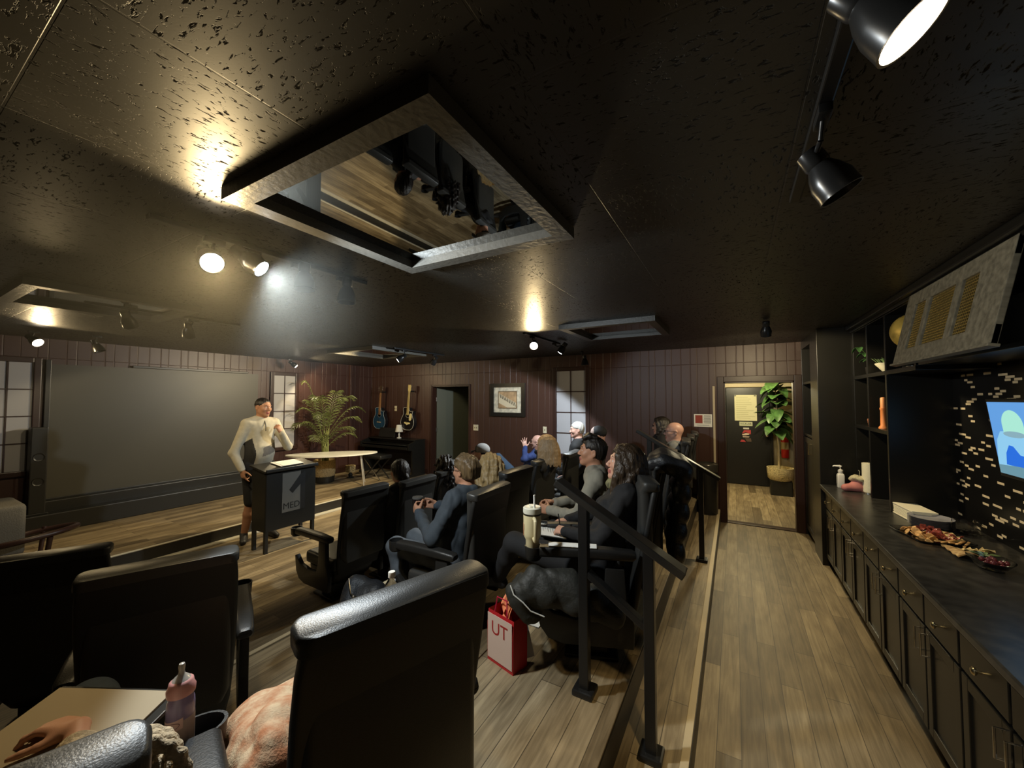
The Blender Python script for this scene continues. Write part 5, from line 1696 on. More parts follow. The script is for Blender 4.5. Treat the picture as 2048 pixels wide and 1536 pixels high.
for i in range(12):
    x, y = on_tray(.0 + .085 * rn.random(), .12 - .02 * i)
    snack('meat', x, y, CT + .014 + .012 * (i % 3), rn.uniform(0, 6))
for i in range(4):
    x, y = on_tray(.085 + .02 * rn.random(), .05 - .04 * i)
    snack('cheese', x, y, CT + .020, rn.uniform(-.3, .3), .3)
for i in range(5):
    x, y = on_tray(-.01 + .025 * i, -.125 - .006 * i)
    snack('stick', x, y, CT + .014 + .007 * (i % 2), R(25 + 8 * i))
for i in range(5):
    snack('chip', 1.16 + .03 * i, 3.43 - .012 * i, CT + .014 + .006 * i, R(15 * i))
# crumpled clear clamshell
t = thing('clear_clamshell', 'crumpled empty clear plastic clamshell beside the mosaic wall', 'container', (1.36, 3.90, CT))
MB().grid(lambda u, v: ((u - .5) * .16 * (1.15 - .2 * v), -.06 + .03 * math.sin(u * 9), .005 + v * .105 + .010 * math.sin(u * 17 + v * 9)), 14, 8, thick=.0012).grid(lambda u, v: ((u - .5) * .16, -.06 + v * .15, .006 + .008 * math.sin(u * 13 + v * 11)), 12, 10, thick=.0012).build('clamshell', M_GLASS, t)
# bowl with grapes and a wedge of bread
t = thing('oval_bowl', 'clear oval bowl of red grapes near the front of the counter', 'bowl', (1.20, 3.17, CT))
MB().lathe([(.05, 0), (.06, .006), (.098, .052), (.102, .056), (.094, .052), (.055, .012)], 30, sx=.85, sy=1.15).build('bowl', M_GLASS, t, True)
for i in range(14):
    a = i * 2.4; rr = .055 * math.sqrt((i + .5) / 14)
    snack('grape', 1.20 + rr * math.cos(a) * .85, 3.15 + rr * math.sin(a) * 1.1, CT + .026 + .012 * (i % 2), 0)
o = MB().grid(lambda u, v: (-.05 + .10 * v * (1 - .75 * u), .02 + .22 * u, .010 + .024 * (1 - u) * math.sin(v * math.pi) + .004 * math.sin(u * 19)), 14, 8, thick=.008).build('bread_wedge', mat('seeded_bread', (.62, .42, .17), .75, var=(40, .5, (.28, .15, .05))), None, True)
o.location = (1.16, 3.245, CT); tag(o, 'golden seeded bread wedge pointing away from the oval bowl', 'bread')
o = MB()
for i in range(7):
    leaf(o, (0, 0, .01), (math.cos(i), math.sin(i), .7), .06, .016, .4, n=4)
o = o.build('herb_garnish', M_LEAF2, None, True); o.location = (1.235, 3.32, CT + .004); tag(o, 'small green herb garnish between the bread wedge and the grapes', 'herbs')

# ================================================================== stage
# loudspeaker on the ledge at the left end of the screen
t = thing('loudspeaker', 'slim black loudspeaker standing on the ledge between the leftmost window and the screen', 'speaker', (-7.47, 1.265, ZS + .23), 0)
MB().box((0, 0, .54), (.15, .14, 1.05), .010).box((0, 0, .010), (.17, .18, .02), .005).build('speaker_cabinet', M_BLACK, t)
for z in (.40, .70):
    MB().lathe([(.052, 0), (.048, .005), (.02, -.008), (.002, -.005)], 24, M=Matrix.Translation((.0755, 0, z)) @ Matrix.Rotation(R(90), 4, 'Y'), capb=False).build('speaker_cone', M_BLACK, t, True)
# lectern
t = thing('lectern', 'black lectern with a grey poster on its front, on four square legs', 'lectern', (-4.87, 2.82, 0), 0)
b = MB(); b.loft([[Vector((x, y, z + (.045 * (-x) / .15 if z > .8 else 0))) for x, y in rrect(.30, .62, .012, 2)] for z in (.25, .955)])
b.build('lectern_body', M_BLACK, t)
b = MB(); b.box((0, 0, 0), (.36, .66, .022), .005, M=Matrix.Translation((-.005, 0, .968)) @ Matrix.Rotation(R(8.5), 4, 'Y')); b.box((.172, 0, .955), (.018, .64, .035), .004)
b.build('lectern_top', M_BLACK, t)
for sx in (1, -1):
    for sy in (1, -1):
        MB().box((sx * .125, sy * .285, .125), (.038, .038, .25), .003).build('leg', M_BLACK, t)
M_POST = mat('grey_poster', (.135, .130, .115), .55)
M_POSTK = mat('poster_black', (.012, .012, .012), .5)
def lect(pts, name, m, lay, parent):       # polygon in (y, z) on the audience side
    return MB().prism([(y, z) for y, z in pts], 0, .0015, M=Matrix.Translation((.150 + lay, 0, 0)) @ Matrix(((0, 0, 1, 0), (1, 0, 0, 0), (0, 1, 0, 0), (0, 0, 0, 1)))).build(name, m, parent)
po = lect([(-.12, .43), (.105, .43), (.105, .90), (-.12, .90)], 'poster', M_POST, .001, t)
lect([(.105, .43), (.105, .74), (.005, .645), (-.035, .69), (.105, .865), (.165, .885), (.165, .43)], 'poster_numeral', M_POSTK, .0028, po)
text_obj('poster_lettering', 'MED', .105, M_POSTK, po, (.1535, -.005, .50), (R(90), 0, R(90)), .0004, sx=1.0)
o = MB().box((0, 0, 0), (.21, .30, .004)).box((.01, .015, .004), (.20, .27, .003)).build('speaker_notes', M_PAPER, None)
o.location = (-4.90, 2.86, .992); o.rotation_euler = (0, R(8.5), R(4)); tag(o, 'loose white sheets lying on the sloping top of the lectern', 'papers')

# white table
t = thing('white_table', 'white kidney shaped table with slanted metal legs on the stage', 'table', (-6.62, 4.72, ZS), R(48))
M_TABLE = mat('white_laminate', (.74, .73, .64), .32)
pts = []
for i in range(48):
    a = 2 * math.pi * i / 48
    pts.append((.80 * math.cos(a), .30 * math.sin(a) + .05 * math.cos(2 * a) * (1 if math.sin(a) < 0 else .3)))
MB().prism(pts, .585, .612).build('tabletop', M_TABLE, t)
for sx in (1, -1):
    for sy in (1, -1):
        MB().cyl((sx * .50, sy * .13, .586), (sx * .57, sy * .19, 0), .016, .011, 14).build('leg', mat('pale_metal', (.62, .60, .54), .3, metal=.6), t, True)

# palm in a woven basket
M_PALM = mat('palm_leaf', (.105, .125, .040), .42, var=(25, .35))
M_BASK = mat('woven_basket', (.42, .31, .15), .8, bump=((60, 60, 90), 1.0, 2, .012), var=((50, 50, 120), .45))
t = thing('potted_palm', 'tall feathery palm in a woven basket with a dark base on the stage', 'plant', (-7.08, 4.87, ZS))
MB().lathe([(.19, .12), (.205, .20), (.205, .38), (.195, .44), (.185, .44), (.18, .38)], 32).build('basket', M_BASK, t, True)
MB().lathe([(.17, 0), (.185, .01), (.192, .125), (.15, .125)], 32).build('basket_base', M_BLACK, t, True)
rn = random.Random(4)
stm = MB()
FR = [(250, 1.55, .40), (300, 1.35, .62), (20, 1.35, .62), (70, 1.15, .70), (200, 1.20, .66), (330, 1.05, .70), (40, .95, .66), (160, 1.25, .60), (280, .85, .66), (10, .75, .62), (225, .80, .60), (310, .60, .55), (60, .58, .55), (110, 1.4, .5), (345, 1.30, .60), (255, 1.10, .64)]
for k, (az, hh, reach) in enumerate(FR):
    a = R(az + rn.uniform(-10, 10)); dx, dy = math.cos(a), math.sin(a)
    if dx < 0: reach *= 1 + .45 * dx
    hx, hy = rn.uniform(-.05, .05), rn.uniform(-.05, .05)
    top = Vector((hx + dx * .07, hy + dy * .07, .46 + hh * .44))
    P = []
    for j in range(13):
        u = j / 12
        P.append(top + Vector((dx * reach * u, dy * reach * u, hh * .60 * math.sin(u * 1.75) - reach * .42 * u * u)))
    f = MB(); f.tube(P, [.006 * (1 - .7 * i / 12) for i in range(13)], 5)
    side = Vector((-dy, dx, 0))
    for j in range(1, 20):
        u = j / 20; i0 = min(11, int(u * 12)); ff = u * 12 - i0
        p = P[i0].lerp(P[i0 + 1], ff); tang = (P[i0 + 1] - P[i0]).normalized()
        L = .24 * math.sin(math.pi * (.16 + .80 * u)) * rn.uniform(.85, 1.1)
        for sg in (1, -1):
            d = (side * sg * .80 + tang * .62 + Vector((0, 0, .20))).normalized()
            n_ = tang.cross(d).normalized()
            w = .0085
            q = [p, p + d * L * .35 + n_ * 0 + tang * w, p + d * L * .75 - Vector((0, 0, L * .16)) + tang * w * .7, p + d * L - Vector((0, 0, L * .40)), p + d * L * .75 - Vector((0, 0, L * .18)) - tang * w * .7, p + d * L * .35 - tang * w]
            b0 = len(f.v); f.v.extend([tuple(v) for v in q]); f.f.append((b0, b0 + 1, b0 + 2, b0 + 3, b0 + 4, b0 + 5)); f.m.append(0)
    f.build('frond', M_PALM, t)
    stm.tube([Vector((hx, hy, .36)), Vector((hx * 1.2 + dx * .02, hy * 1.2 + dy * .02, .44 + hh * .3)), top], [.014, .012, .008], 7)
stm.build('stems', mat('palm_stem', (.22, .24, .08), .5), t, True)

# small patterned lantern on the stage floor
t = thing('patterned_lamp', 'small lamp with a patterned square shade on the stage floor', 'lamp', (-6.98, 5.40, ZS))
MB().lathe([(.07, 0), (.075, .015), (.035, .03), (.045, .07), (.02, .11)], 20).build('lamp_base', M_BLACK, t, True)
MB().loft([[Vector((x, y, z)) for x, y in rrect(.15, .15, .015, 2)] for z in (.12, .26)]).build('lamp_shade', mat('patterned_shade', (.50, .38, .18), .7, var=(45, .9, (.06, .04, .02))), t)

# digital piano with its music desk, and the stool
t = thing('piano', 'black upright digital piano under the two guitars', 'piano', (-6.62, 6.165, ZS))
M_PIANO = mat('black_piano', (.012, .012, .011), .26)
b = MB(); b.box((0, .20, .68), (1.46, .16, .17), .006); b.box((0, .14, .755), (1.46, .32, .025), .005)
b.build('piano_case', M_PIANO, t)
MB().box((0, -.055, .60), (1.40, .34, .055), .006).box((0, -.06, .66), (1.38, .30, .015), .006).build('keyboard_lid', M_PIANO, t)
for sx in (1, -1):
    b = MB(); b.prism([(.27, 0), (.27, .77), (.08, .77), (-.22, .69), (-.22, .57), (-.12, .55), (-.10, .06), (-.24, .05), (-.24, 0)], -.018, .018, M=Matrix.Translation((sx * .73, 0, 0)) @ Matrix(((0, 0, 1, 0), (1, 0, 0, 0), (0, 1, 0, 0), (0, 0, 0, 1))))
    b.build('side_panel', M_PIANO, t)
MB().box((0, .22, .34), (1.44, .02, .40)).build('back_board', M_PIANO, t)
o = MB().box((0, 0, .11), (.50, .03, .22), .008, M=Matrix.Rotation(R(-14), 4, 'X')).box((.06, -.056, .165), (.05, .004, .018)).build('music_case', M_PIANO)
o.location = (-6.85, 6.24, ZS + .775); tag(o, 'black case leaning upright on the piano top below the blue guitar', 'case')
t = thing('table_lamp', 'small white shaded table lamp on the piano between the guitars', 'lamp', (-6.52, 6.30, ZS + .768))
MB().lathe([(.05, 0), (.05, .012), (.012, .03), (.020, .08), (.010, .14)], 18).build('lamp_base', M_WHITE, t, True)
MB().lathe([(.085, .14), (.055, .29), (.052, .29), (.082, .14)], 24, capb=False, capt=False).build('lamp_shade', mat('white_shade', (.72, .70, .62), .8), t, True)
t = thing('piano_stool', 'black padded stool with crossed metal legs in front of the piano', 'stool', (-6.45, 5.62, ZS))
MB().box((0, 0, .46), (.58, .32, .08), .03, seg=3).build('cushion', mat('black_gloss_vinyl', (.014, .014, .014), .25), t, True)
for sy in (1, -1):
    b = MB(); b.cyl((-.24, sy * .12, .42), (.24, sy * .12, .0), .013, seg=10); b.build('leg', M_CHROME if sy < 0 else M_BMETAL, t, True)
    b = MB(); b.cyl((.24, sy * .135, .42), (-.24, sy * .135, .0), .013, seg=10); b.build('leg', M_BMETAL, t, True)

# guitars hung on the wall
def guitar(x, z, label, top_c, binding, neck_c, guard, lean):
    t = thing('acoustic_guitar', label, 'guitar', (x, 6.385, z), 0, 'guitars hung on the far wall')
    t.rotation_euler = (0, R(lean), R(0))
    half = [(0.0, -.245), (.10, -.235), (.165, -.185), (.198, -.10), (.190, -.02), (.150, .055), (.128, .105), (.132, .150), (.148, .195), (.145, .228), (.110, .250), (.03, .254)]
    def outline(cut=True, k=1.0):
        r = [(px_ * k, pz_ * k) for px_, pz_ in half]
        l = [(-px_ * k, pz_ * k) for px_, pz_ in half[::-1]]
        if cut:
            r = [(px_ * k, pz_ * k) for px_, pz_ in half[:7]] + [(.133 * k, .155 * k), (.150 * k, .192 * k), (.120 * k, .185 * k), (.07 * k, .178 * k), (.035 * k, .20 * k), (.03 * k, .25 * k)]
        return r + l
    XZ = Matrix(((1, 0, 0, 0), (0, 0, -1, 0), (0, 1, 0, 0), (0, 0, 0, 1)))
    MB().prism(outline(), -.045, .050, M=XZ).build('body', mat('guitar_side_black', (.010, .010, .012), .2), t, True, angle=50)
    MB().prism(outline(k=.975), .0495, .052, M=XZ).build('soundboard', top_c, t)
    bd = outline(k=.995); MB().tube([(px_, -.0505, pz_) for px_, pz_ in bd], .0042, 6, closed=True).build('binding', binding, t, True)
    MB().lathe([(.001, .0525), (.050, .0525)], 28, M=XZ @ Matrix.Translation((0, .085, 0)), capb=False).build('soundhole', mat('soundhole', (.004, .004, .004), .6), t)
    MB().tube([(.054 * math.cos(R(a)), -.0535, .085 + .054 * math.sin(R(a))) for a in range(0, 360, 15)], .0032, 6, closed=True).build('rosette', binding, t, True)
    if guard:
        MB().prism([(.045, .075), (.075, .135), (.115, .125), (.128, .06), (.118, .0), (.085, -.035), (.050, -.02), (.046, .02)], .0525, .0545, M=XZ).build('pickguard', guard, t)
        MB().prism([(-.085, -.075), (-.05, -.070), (.05, -.070), (.085, -.075), (.085, -.10), (.035, -.112), (0, -.135), (-.035, -.112), (-.085, -.10)], .0525, .060, M=XZ).build('bridge', guard, t)
    else:
        MB().box((0, -.056, -.085), (.13, .008, .026), .003).build('bridge', mat('pale_bridge', (.40, .33, .22), .5), t)
    MB().loft([[Vector((sx * w_, -y_, zz)) for sx, y_ in ((1, .064), (1, .052), (.6, .040), (-.6, .040), (-1, .052), (-1, .064))] for w_, zz in ((.029, .09), (.028, .25), (.022, .60))]).build('neck', neck_c, t, True, angle=30)
    h = MB().prism([(-.022, .595), (.022, .595), (.038, .64), (.038, .755), (.015, .765), (-.015, .755), (-.036, .765), (-.036, .64)], .045, .062, M=XZ).build('headstock', neck_c if guard else mat('headstock_dark', (.06, .035, .02), .3), t)
    for q in range(3):
        for sx in (1, -1):
            MB().cyl((sx * .030, -.053, .655 + .036 * q), (sx * .058, -.053, .655 + .036 * q), .004, seg=8).sphere((sx * .060, -.053, .655 + .036 * q), .009, 8, 6).build('tuning_peg', M_CHROME, h, True)
    b = MB()
    for q in range(6):
        xx = -.019 + .0076 * q
        b.cyl((xx, -.068, -.085), (xx * .8, -.066, .62), .0008, seg=4)
    b.build('strings', M_CHROME, t)
    MB().box((0, .02, .62), (.05, .12, .03), .006).cyl((-.035, -.06, .615), (-.035, .04, .615), .006).cyl((.035, -.06, .615), (.035, .04, .615), .006).build('wall_hanger', M_BMETAL, t)
M_GBLUE = mat('blue_soundboard', (.018, .060, .115), .22, var=((60, 3, 3), .25)); M_GBLK = mat('black_soundboard', (.010, .009, .009), .18)
guitar(-7.20, 1.335, 'blue acoustic guitar with a pale edge hanging on the far wall', M_GBLUE, mat('silver_binding', (.40, .45, .46), .3), mat('neck_brown', (.42, .21, .08), .35), None, 4)
guitar(-6.305, 1.345, 'black acoustic guitar with a white edge, gold neck and pale pickguard on the far wall', M_GBLK, mat('white_binding', (.62, .60, .52), .3), mat('neck_gold', (.62, .48, .18), .35), mat('cream_guard', (.72, .62, .30), .35), 5)

# framed picture of piano keys
t = thing('framed_picture', 'black framed picture of slanting piano keys on the red wall', 'picture', (-3.811, YF - .005, 1.775))
W, Hh, fw = .775, .64, .075
b = MB()
a = [(-W / 2, -Hh / 2), (W / 2, -Hh / 2), (W / 2, Hh / 2), (-W / 2, Hh / 2)]; c = [(-W / 2 + fw, -Hh / 2 + fw), (W / 2 - fw, -Hh / 2 + fw), (W / 2 - fw, Hh / 2 - fw), (-W / 2 + fw, Hh / 2 - fw)]
XZ = Matrix(((1, 0, 0, 0), (0, 0, -1, 0), (0, 1, 0, 0), (0, 0, 0, 1)))
for i in range(4):
    j = (i + 1) % 4; b.prism([a[i], a[j], c[j], c[i]], 0, .035, M=XZ)
b.build('picture_frame', mat('black_gloss_frame', (.012, .011, .010), .25), t)
pm = MB().box((0, -.012, 0), (W - 2 * fw + .01, .006, Hh - 2 * fw + .01)).build('picture_mat', mat('cream_mat', (.62, .56, .43), .7, var=(14, .25)), t)
MB().box((0, -.017, 0), (.42, .004, .335), .0).build('picture_border', mat('picture_border', (.16, .10, .05), .5), pm)
MB().box((0, -.0195, 0), (.395, .003, .31)).build('print', mat('print_sepia', (.46, .30, .16), .6, var=(8, .3)), pm)
k1 = MB(); k2 = MB()
k1.prism([(-.195, -.06), (-.195, .13), (.19, -.06), (.19, -.15), (.0, -.15)], .0212, .0216, M=XZ)
for q in range(9):
    x0 = -.175 + .040 * q; z0 = .115 - .020 * q
    k2.prism([(x0, z0), (x0 + .018, z0 - .009), (x0 + .040, z0 - .085), (x0 + .022, z0 - .078)], .0218, .0222, M=XZ)
k1.build('print_white_keys', mat('print_ivory', (.70, .60, .42), .6), pm); k2.build('print_black_keys', mat('print_dark', (.035, .02, .012), .5), pm)
# switches and outlets
def plate(x, z, label, n, w_):
    t = thing('wall_plate', label, 'switch', (x, YF - .004, z), 0, None)
    MB().box((0, -.003, 0), (w_, .008, .118), .003).build('cover_plate', M_IVORY, t)
    for i in range(n):
        MB().box(((i - (n - 1) / 2) * .045, -.010, 0), (.012, .012, .026), .002).build('toggle', mat('toggle_brown', (.20, .15, .08), .4), t)
plate(-4.566, 1.21, 'ivory double switch plate beside the open far doorway', 2, .118)
plate(-3.024, 1.225, 'ivory single switch plate left of the far frosted window', 1, .072)
plate(-6.835, 1.57, 'ivory wall plate between the two hanging guitars', 2, .072)
# leaflet by the entrance
t = thing('wall_notice', 'white notice with a red square pinned left of the entrance doorway', 'sign', (-.412, YF - .004, 1.47))
n_ = MB().box((0, 0, 0), (.245, .004, .19)).build('notice_sheet', M_PAPER, t)
MB().box((-.055, -.0028, .018), (.098, .0012, .122)).build('red_panel', mat('notice_red', (.30, .045, .025), .6), n_)
b = MB()
for q in range(7): b.box((.060, -.0028, .070 - .0175 * q), (.098 if q % 2 else .09, .0012, .009))
b.build('grey_lines', mat('notice_grey', (.26, .26, .25), .6), n_)
MB().box((0, -.0028, -.070), (.17, .0012, .006)).build('notice_line', mat('notice_grey', (.26, .26, .25), .6), n_)
# trash can on the step
t = thing('trash_can', 'black round trash can with a metal band near the entrance', 'trash can', (-.355, 6.24, Z1))
MB().lathe([(.125, 0), (.13, .01), (.142, .60), (.135, .60), (.12, .02)], 32).build('bin', mat('black_bin', (.012, .012, .012), .3), t, True)
MB().lathe([(.1435, .595), (.1445, .60), (.1445, .69), (.142, .70), (.13, .71), (.10, .715), (.10, .66)], 32, capb=False).build('bin_lid', mat('bin_band', (.10, .09, .075), .25, metal=.6), t, True)

# hallway: plant, extinguisher, door signs
t = thing('fiddle_leaf_plant', 'leafy fiddle leaf plant in a pale basket in the hallway', 'plant', (.735, 8.92, 0))
MB().loft([[Vector((x, y, z)) for x, y in rrect(.34, .34, .02, 2)] for z in (0, .26)]).build('black_stand', M_BLACK, t)
b = MB().lathe([(.17, .262), (.205, .30), (.215, .42), (.220, .50), (.205, .50), (.195, .42)], 32)
b.build('basket', mat('pale_basket', (.62, .52, .28), .8, bump=((50, 50, 90), 1.0, 2, .012), var=((40, 40, 100), .4)), t, True)
MB().tube([(-.02, 0, .45), (-.015, 0, .9), (-.05, 0, 1.35), (-.03, 0, 1.75), (-.06, 0, 2.05)], [.022, .02, .018, .014, .008], 9).build('trunk', mat('pale_bark', (.50, .42, .26), .8, bump=(60, .5)), t, True)
M_FID = mat('fiddle_leaf', (.050, .110, .030), .35, var=(16, .4))
rn = random.Random(8)
for k in range(50):
    z = 1.14 + .96 * k / 49; an = k * 2.4 + rn.uniform(-.3, .3)
    L = rn.uniform(.27, .37); f = MB()
    d = Vector((math.cos(an), math.sin(an), rn.uniform(-.45, .55)))
    leaf(f, (-.04 + .02 * math.cos(an), .02 * math.sin(an), z), d, L, L * .66, rn.uniform(.2, .7), n=9)
    f.build('leaf', M_FID, t, True)
t = thing('fire_extinguisher', 'red fire extinguisher on the beige hallway wall behind the plant', 'fire extinguisher', (.865, 9.46, .62))
MB().lathe([(.055, 0), (.065, .012), (.065, .36), (.05, .41), (.02, .435), (.018, .46)], 24).build('cylinder', mat('extinguisher_red', (.62, .03, .02), .3), t, True)
MB().box((-.005, -.02, .49), (.05, .10, .04), .006).box((0, -.06, .515), (.022, .10, .010), .003).build('valve', M_BMETAL, t)
MB().tube([(-.03, -.02, .49), (-.10, -.03, .47), (-.12, -.02, .36), (-.10, -.01, .20), (-.075, 0, .08)], .010, 8).build('hose', M_BMETAL, t, True)
MB().lathe([(.0658, .17), (.0658, .31)], 24, capb=False, capt=False).build('label_band', mat('extinguisher_label', (.55, .45, .22), .5), t, True)
t = thing('paper_notice', 'large yellowish written sheet hung on the black hallway door', 'sign', (.205, 9.505, 1.605))
pp = MB().box((0, 0, 0), (.40, .006, .54)).build('sheet', mat('yellow_paper', (.60, .58, .38), .7), t)
b = MB(); rn = random.Random(3)
for q in range(12):
    w_ = rn.uniform(.18, .34); b.box((-.17 + w_ / 2, -.0036, .225 - .040 * q), (w_, .0012, .007))
b.build('handwriting', mat('ink_faint', (.34, .33, .20), .7), pp)
b = MB()
for (x, z) in ((.17, .252), (-.185, .255), (.192, .02), (.19, -.09)): b.box((x, -.006, z), (.035, .012, .018), .003)
b.build('clips', M_BMETAL, pp)
t = thing('name_sign', 'pale sign reading KICKLAB on the black hallway door', 'sign', (.205, 9.506, 1.27))
MB().box((0, 0, 0), (.235, .006, .085), .002).build('sign_plate', mat('sign_pale', (.46, .48, .34), .5), t)
text_obj('sign_lettering', 'KICKLAB', .058, M_POSTK, t, (0, -.0036, 0), (R(90), 0, 0), .0006, sx=.85)
o = MB().box((.207, 9.506, 1.175), (.105, .005, .034), .001).build('small_plate', mat('plate_grey', (.50, .48, .44), .4)); tag(o, 'small pale plate under the sign on the black hallway door', 'sign')
t = thing('round_sticker', 'torn red and white sticker low on the black hallway door', 'sticker', (.20, 9.506, 1.02))
MB().prism([(-.03, .12), (.09, .125), (.09, .03), (.055, .055), (.0, .075), (-.07, .045)], 0, .003, M=XZ).build('red_part', mat('sticker_red', (.36, .035, .04), .5), t)
MB().prism([(-.07, .03), (0, .058), (.065, .052), (.06, .028), (0, .012), (-.06, .010)], 0, .003, M=XZ).prism([(-.06, -.012), (.065, -.012), (.05, -.03), (-.05, -.03)], 0, .003, M=XZ).build('white_part', mat('sticker_white', (.58, .45, .36), .5), t)
MB().prism([(-.11, -.13), (0, -.13), (-.03, -.09), (-.08, -.08)], 0, .003, M=XZ).build('red_scrap', MATS['sticker_red'], t)
MB().prism([(-.02, -.05), (.09, -.05), (.10, -.12), (.02, -.12)], 0, .003, M=XZ).build('dark_part', mat('sticker_dark', (.08, .05, .035), .5), t)

# lounge chair at the left edge of the stage
t = thing('lounge_chair', 'grey upholstered chair with a dark bentwood hoop at the left edge of the stage', 'chair', (-6.70, .72, ZS))
MB().box((0, 0, .30), (.62, .62, .52), .05, seg=4).build('upholstered_block', mat('grey_upholstery', (.115, .105, .085), .8, bump=(90, .5)), t, True)
MB().tube([(.42 + .30 * math.cos(R(a)), .28 + .36 * math.sin(R(a)), .24 + .05 * math.cos(R(a - 40))) for a in range(0, 360, 12)], .028, 10, closed=True).build('bentwood_hoop', M_TRIM, t, True)
MB().tube([(.66 + .22 * math.cos(R(a)), -.05 + .30 * math.sin(R(a)), .12 + .04 * math.cos(R(a))) for a in range(0, 360, 12)], .026, 10, closed=True).build('bentwood_hoop', M_TRIM, t, True)
for a in (20, 150, 270):
    MB().cyl((.42 + .30 * math.cos(R(a)), .28 + .36 * math.sin(R(a)), .26), (.42 + .26 * math.cos(R(a)), .28 + .30 * math.sin(R(a)), 0), .022, .018, 10).build('leg', M_TRIM, t, True)

# ================================================================== things among the seats
def at_loc(key, fx, ly, z=0.0):
    x, y, z0, a = CH[key]
    return (x + fx * math.cos(R(a)) - ly * math.sin(R(a)), y + fx * math.sin(R(a)) + ly * math.cos(R(a)), z0 + z)
# tumbler with a handle
p = at_loc('back_a', .342, .272, .603)
t = thing('tumbler', 'cream insulated tumbler with handle and straw in the armrest cup holder', 'tumbler', (p[0], p[1], p[2]), R(-52))
M_CUP = mat('cream_enamel', (.66, .57, .34), .38)
MB().lathe([(.034, 0), (.036, .004), (.037, .068), (.046, .085), (.049, .10), (.0505, .205), (.0495, .210), (.02, .210)], 36).build('tumbler_body', M_CUP, t, True, angle=35)
MB().lathe([(.0512, .207), (.0512, .216)], 36, capb=False, capt=False).build('steel_rim', mat('dark_steel', (.10, .085, .06), .3, metal=.8), t, True)
MB().lathe([(.051, .216), (.052, .222), (.0515, .244), (.046, .249), (.030, .246), (.002, .246)], 36).box((-.012, .0, .250), (.05, .028, .010), .004).build('lid', mat('cream_lid', (.72, .70, .58), .4), t, True, angle=35)
MB().tube([(.020, .008, .244), (.022, .008, .30), (.021, .007, .318)], .0058, 12).build('straw', mat('white_straw', (.80, .80, .76), .35), t, True)
MB().tube([(.046, 0, .196), (.075, 0, .198), (.088, 0, .188), (.091, 0, .170), (.090, 0, .100), (.084, 0, .086), (.068, 0, .082), (.046, 0, .088)], [.010, .010, .011, .011, .011, .011, .010, .010], 12).build('handle', M_CUP, t, True)
b = MB()
for k, (w0, w1, z) in enumerate([(-34, 30, .186 - .03), (-34, 22, .145), (-30, 22, .134), (-26, 30, .123), (-30, 14, .112), (-26, 10, .101), (-24, 6, .092)]):
    b.tube([(.0505 * math.cos(R(a - 100)), .0505 * math.sin(R(a - 100)), z) for a in range(w0, w1, 6)], .0011, 4)
for a in (-34, 26):
    b.tube([(.0505 * math.cos(R(a - 100 - (9 if z < .12 and a > 0 else 0))), .0505 * math.sin(R(a - 100 - (9 if z < .12 and a > 0 else 0))), z) for z in (.156, .145, .134, .118, .10, .092)], .0012, 4)
b.build('printed_map', mat('faded_red_print', (.42, .17, .09), .5), t)
# mug of the man in denim
t = thing('dark_mug', 'dark travel mug with a pale rim held by the man in denim', 'mug', (-2.222, 2.355, .895))
MB().lathe([(.034, 0), (.037, .005), (.042, .105), (.040, .105), (.034, .01)], 28).build('mug_body', mat('dark_glaze', (.010, .008, .010), .25), t, True)
MB().lathe([(.043, .103), (.0445, .108), (.043, .116), (.036, .118), (.002, .113)], 28).build('mug_lid', mat('smoked_lid', (.10, .095, .085), .25), t, True)
# notebook and pen of the woman
o = thing('notebook', 'open notebook with a written white page on the lap of the dark haired woman', 'notebook', (-1.12, 2.47, .905), R(200))
o.rotation_euler = (0, R(-8), R(208))
MB().box((0, 0, -.004), (.215, .30, .006), .001).build('notebook_cover', M_BLACK, o)
MB().grid(lambda u, v: ((u - .5) * .205, (v - .5) * .285, .002 + .006 * math.sin(v * math.pi)), 6, 10, thick=.004).build('page', M_PAPER, o)
b = MB(); rn = random.Random(2)
for q in range(11):
    w_ = rn.uniform(.12, .25); b.box((-.085 + .0165 * q, -.12 + w_ / 2, .0095), (.0022, w_, .0008))
b.build('handwriting', mat('ink_faint_grey', (.42, .44, .43), .7), o)
o = MB().cyl((-1.005, 2.405, .915), (-1.035, 2.43, 1.03), .0045, .004, 10).build('pen', M_BMETAL, None, True); tag(o, 'dark pen in the hand of the dark haired woman', 'pen')
# white papers on her armrest
pa_ = at_loc('back_a', .12, .272, .652)
o = MB().grid(lambda u, v: ((u - .5) * .26, (v - .5) * .062, .012 * math.sin(v * 3.1) * (1 - u * .3)), 8, 5, thick=.004).build('folded_paper', M_PAPER, None, True)
o.location = (pa_[0], pa_[1], pa_[2]); o.rotation_euler = (0, 0, R(200)); tag(o, 'folded white paper lying along the armrest behind the tumbler', 'paper')
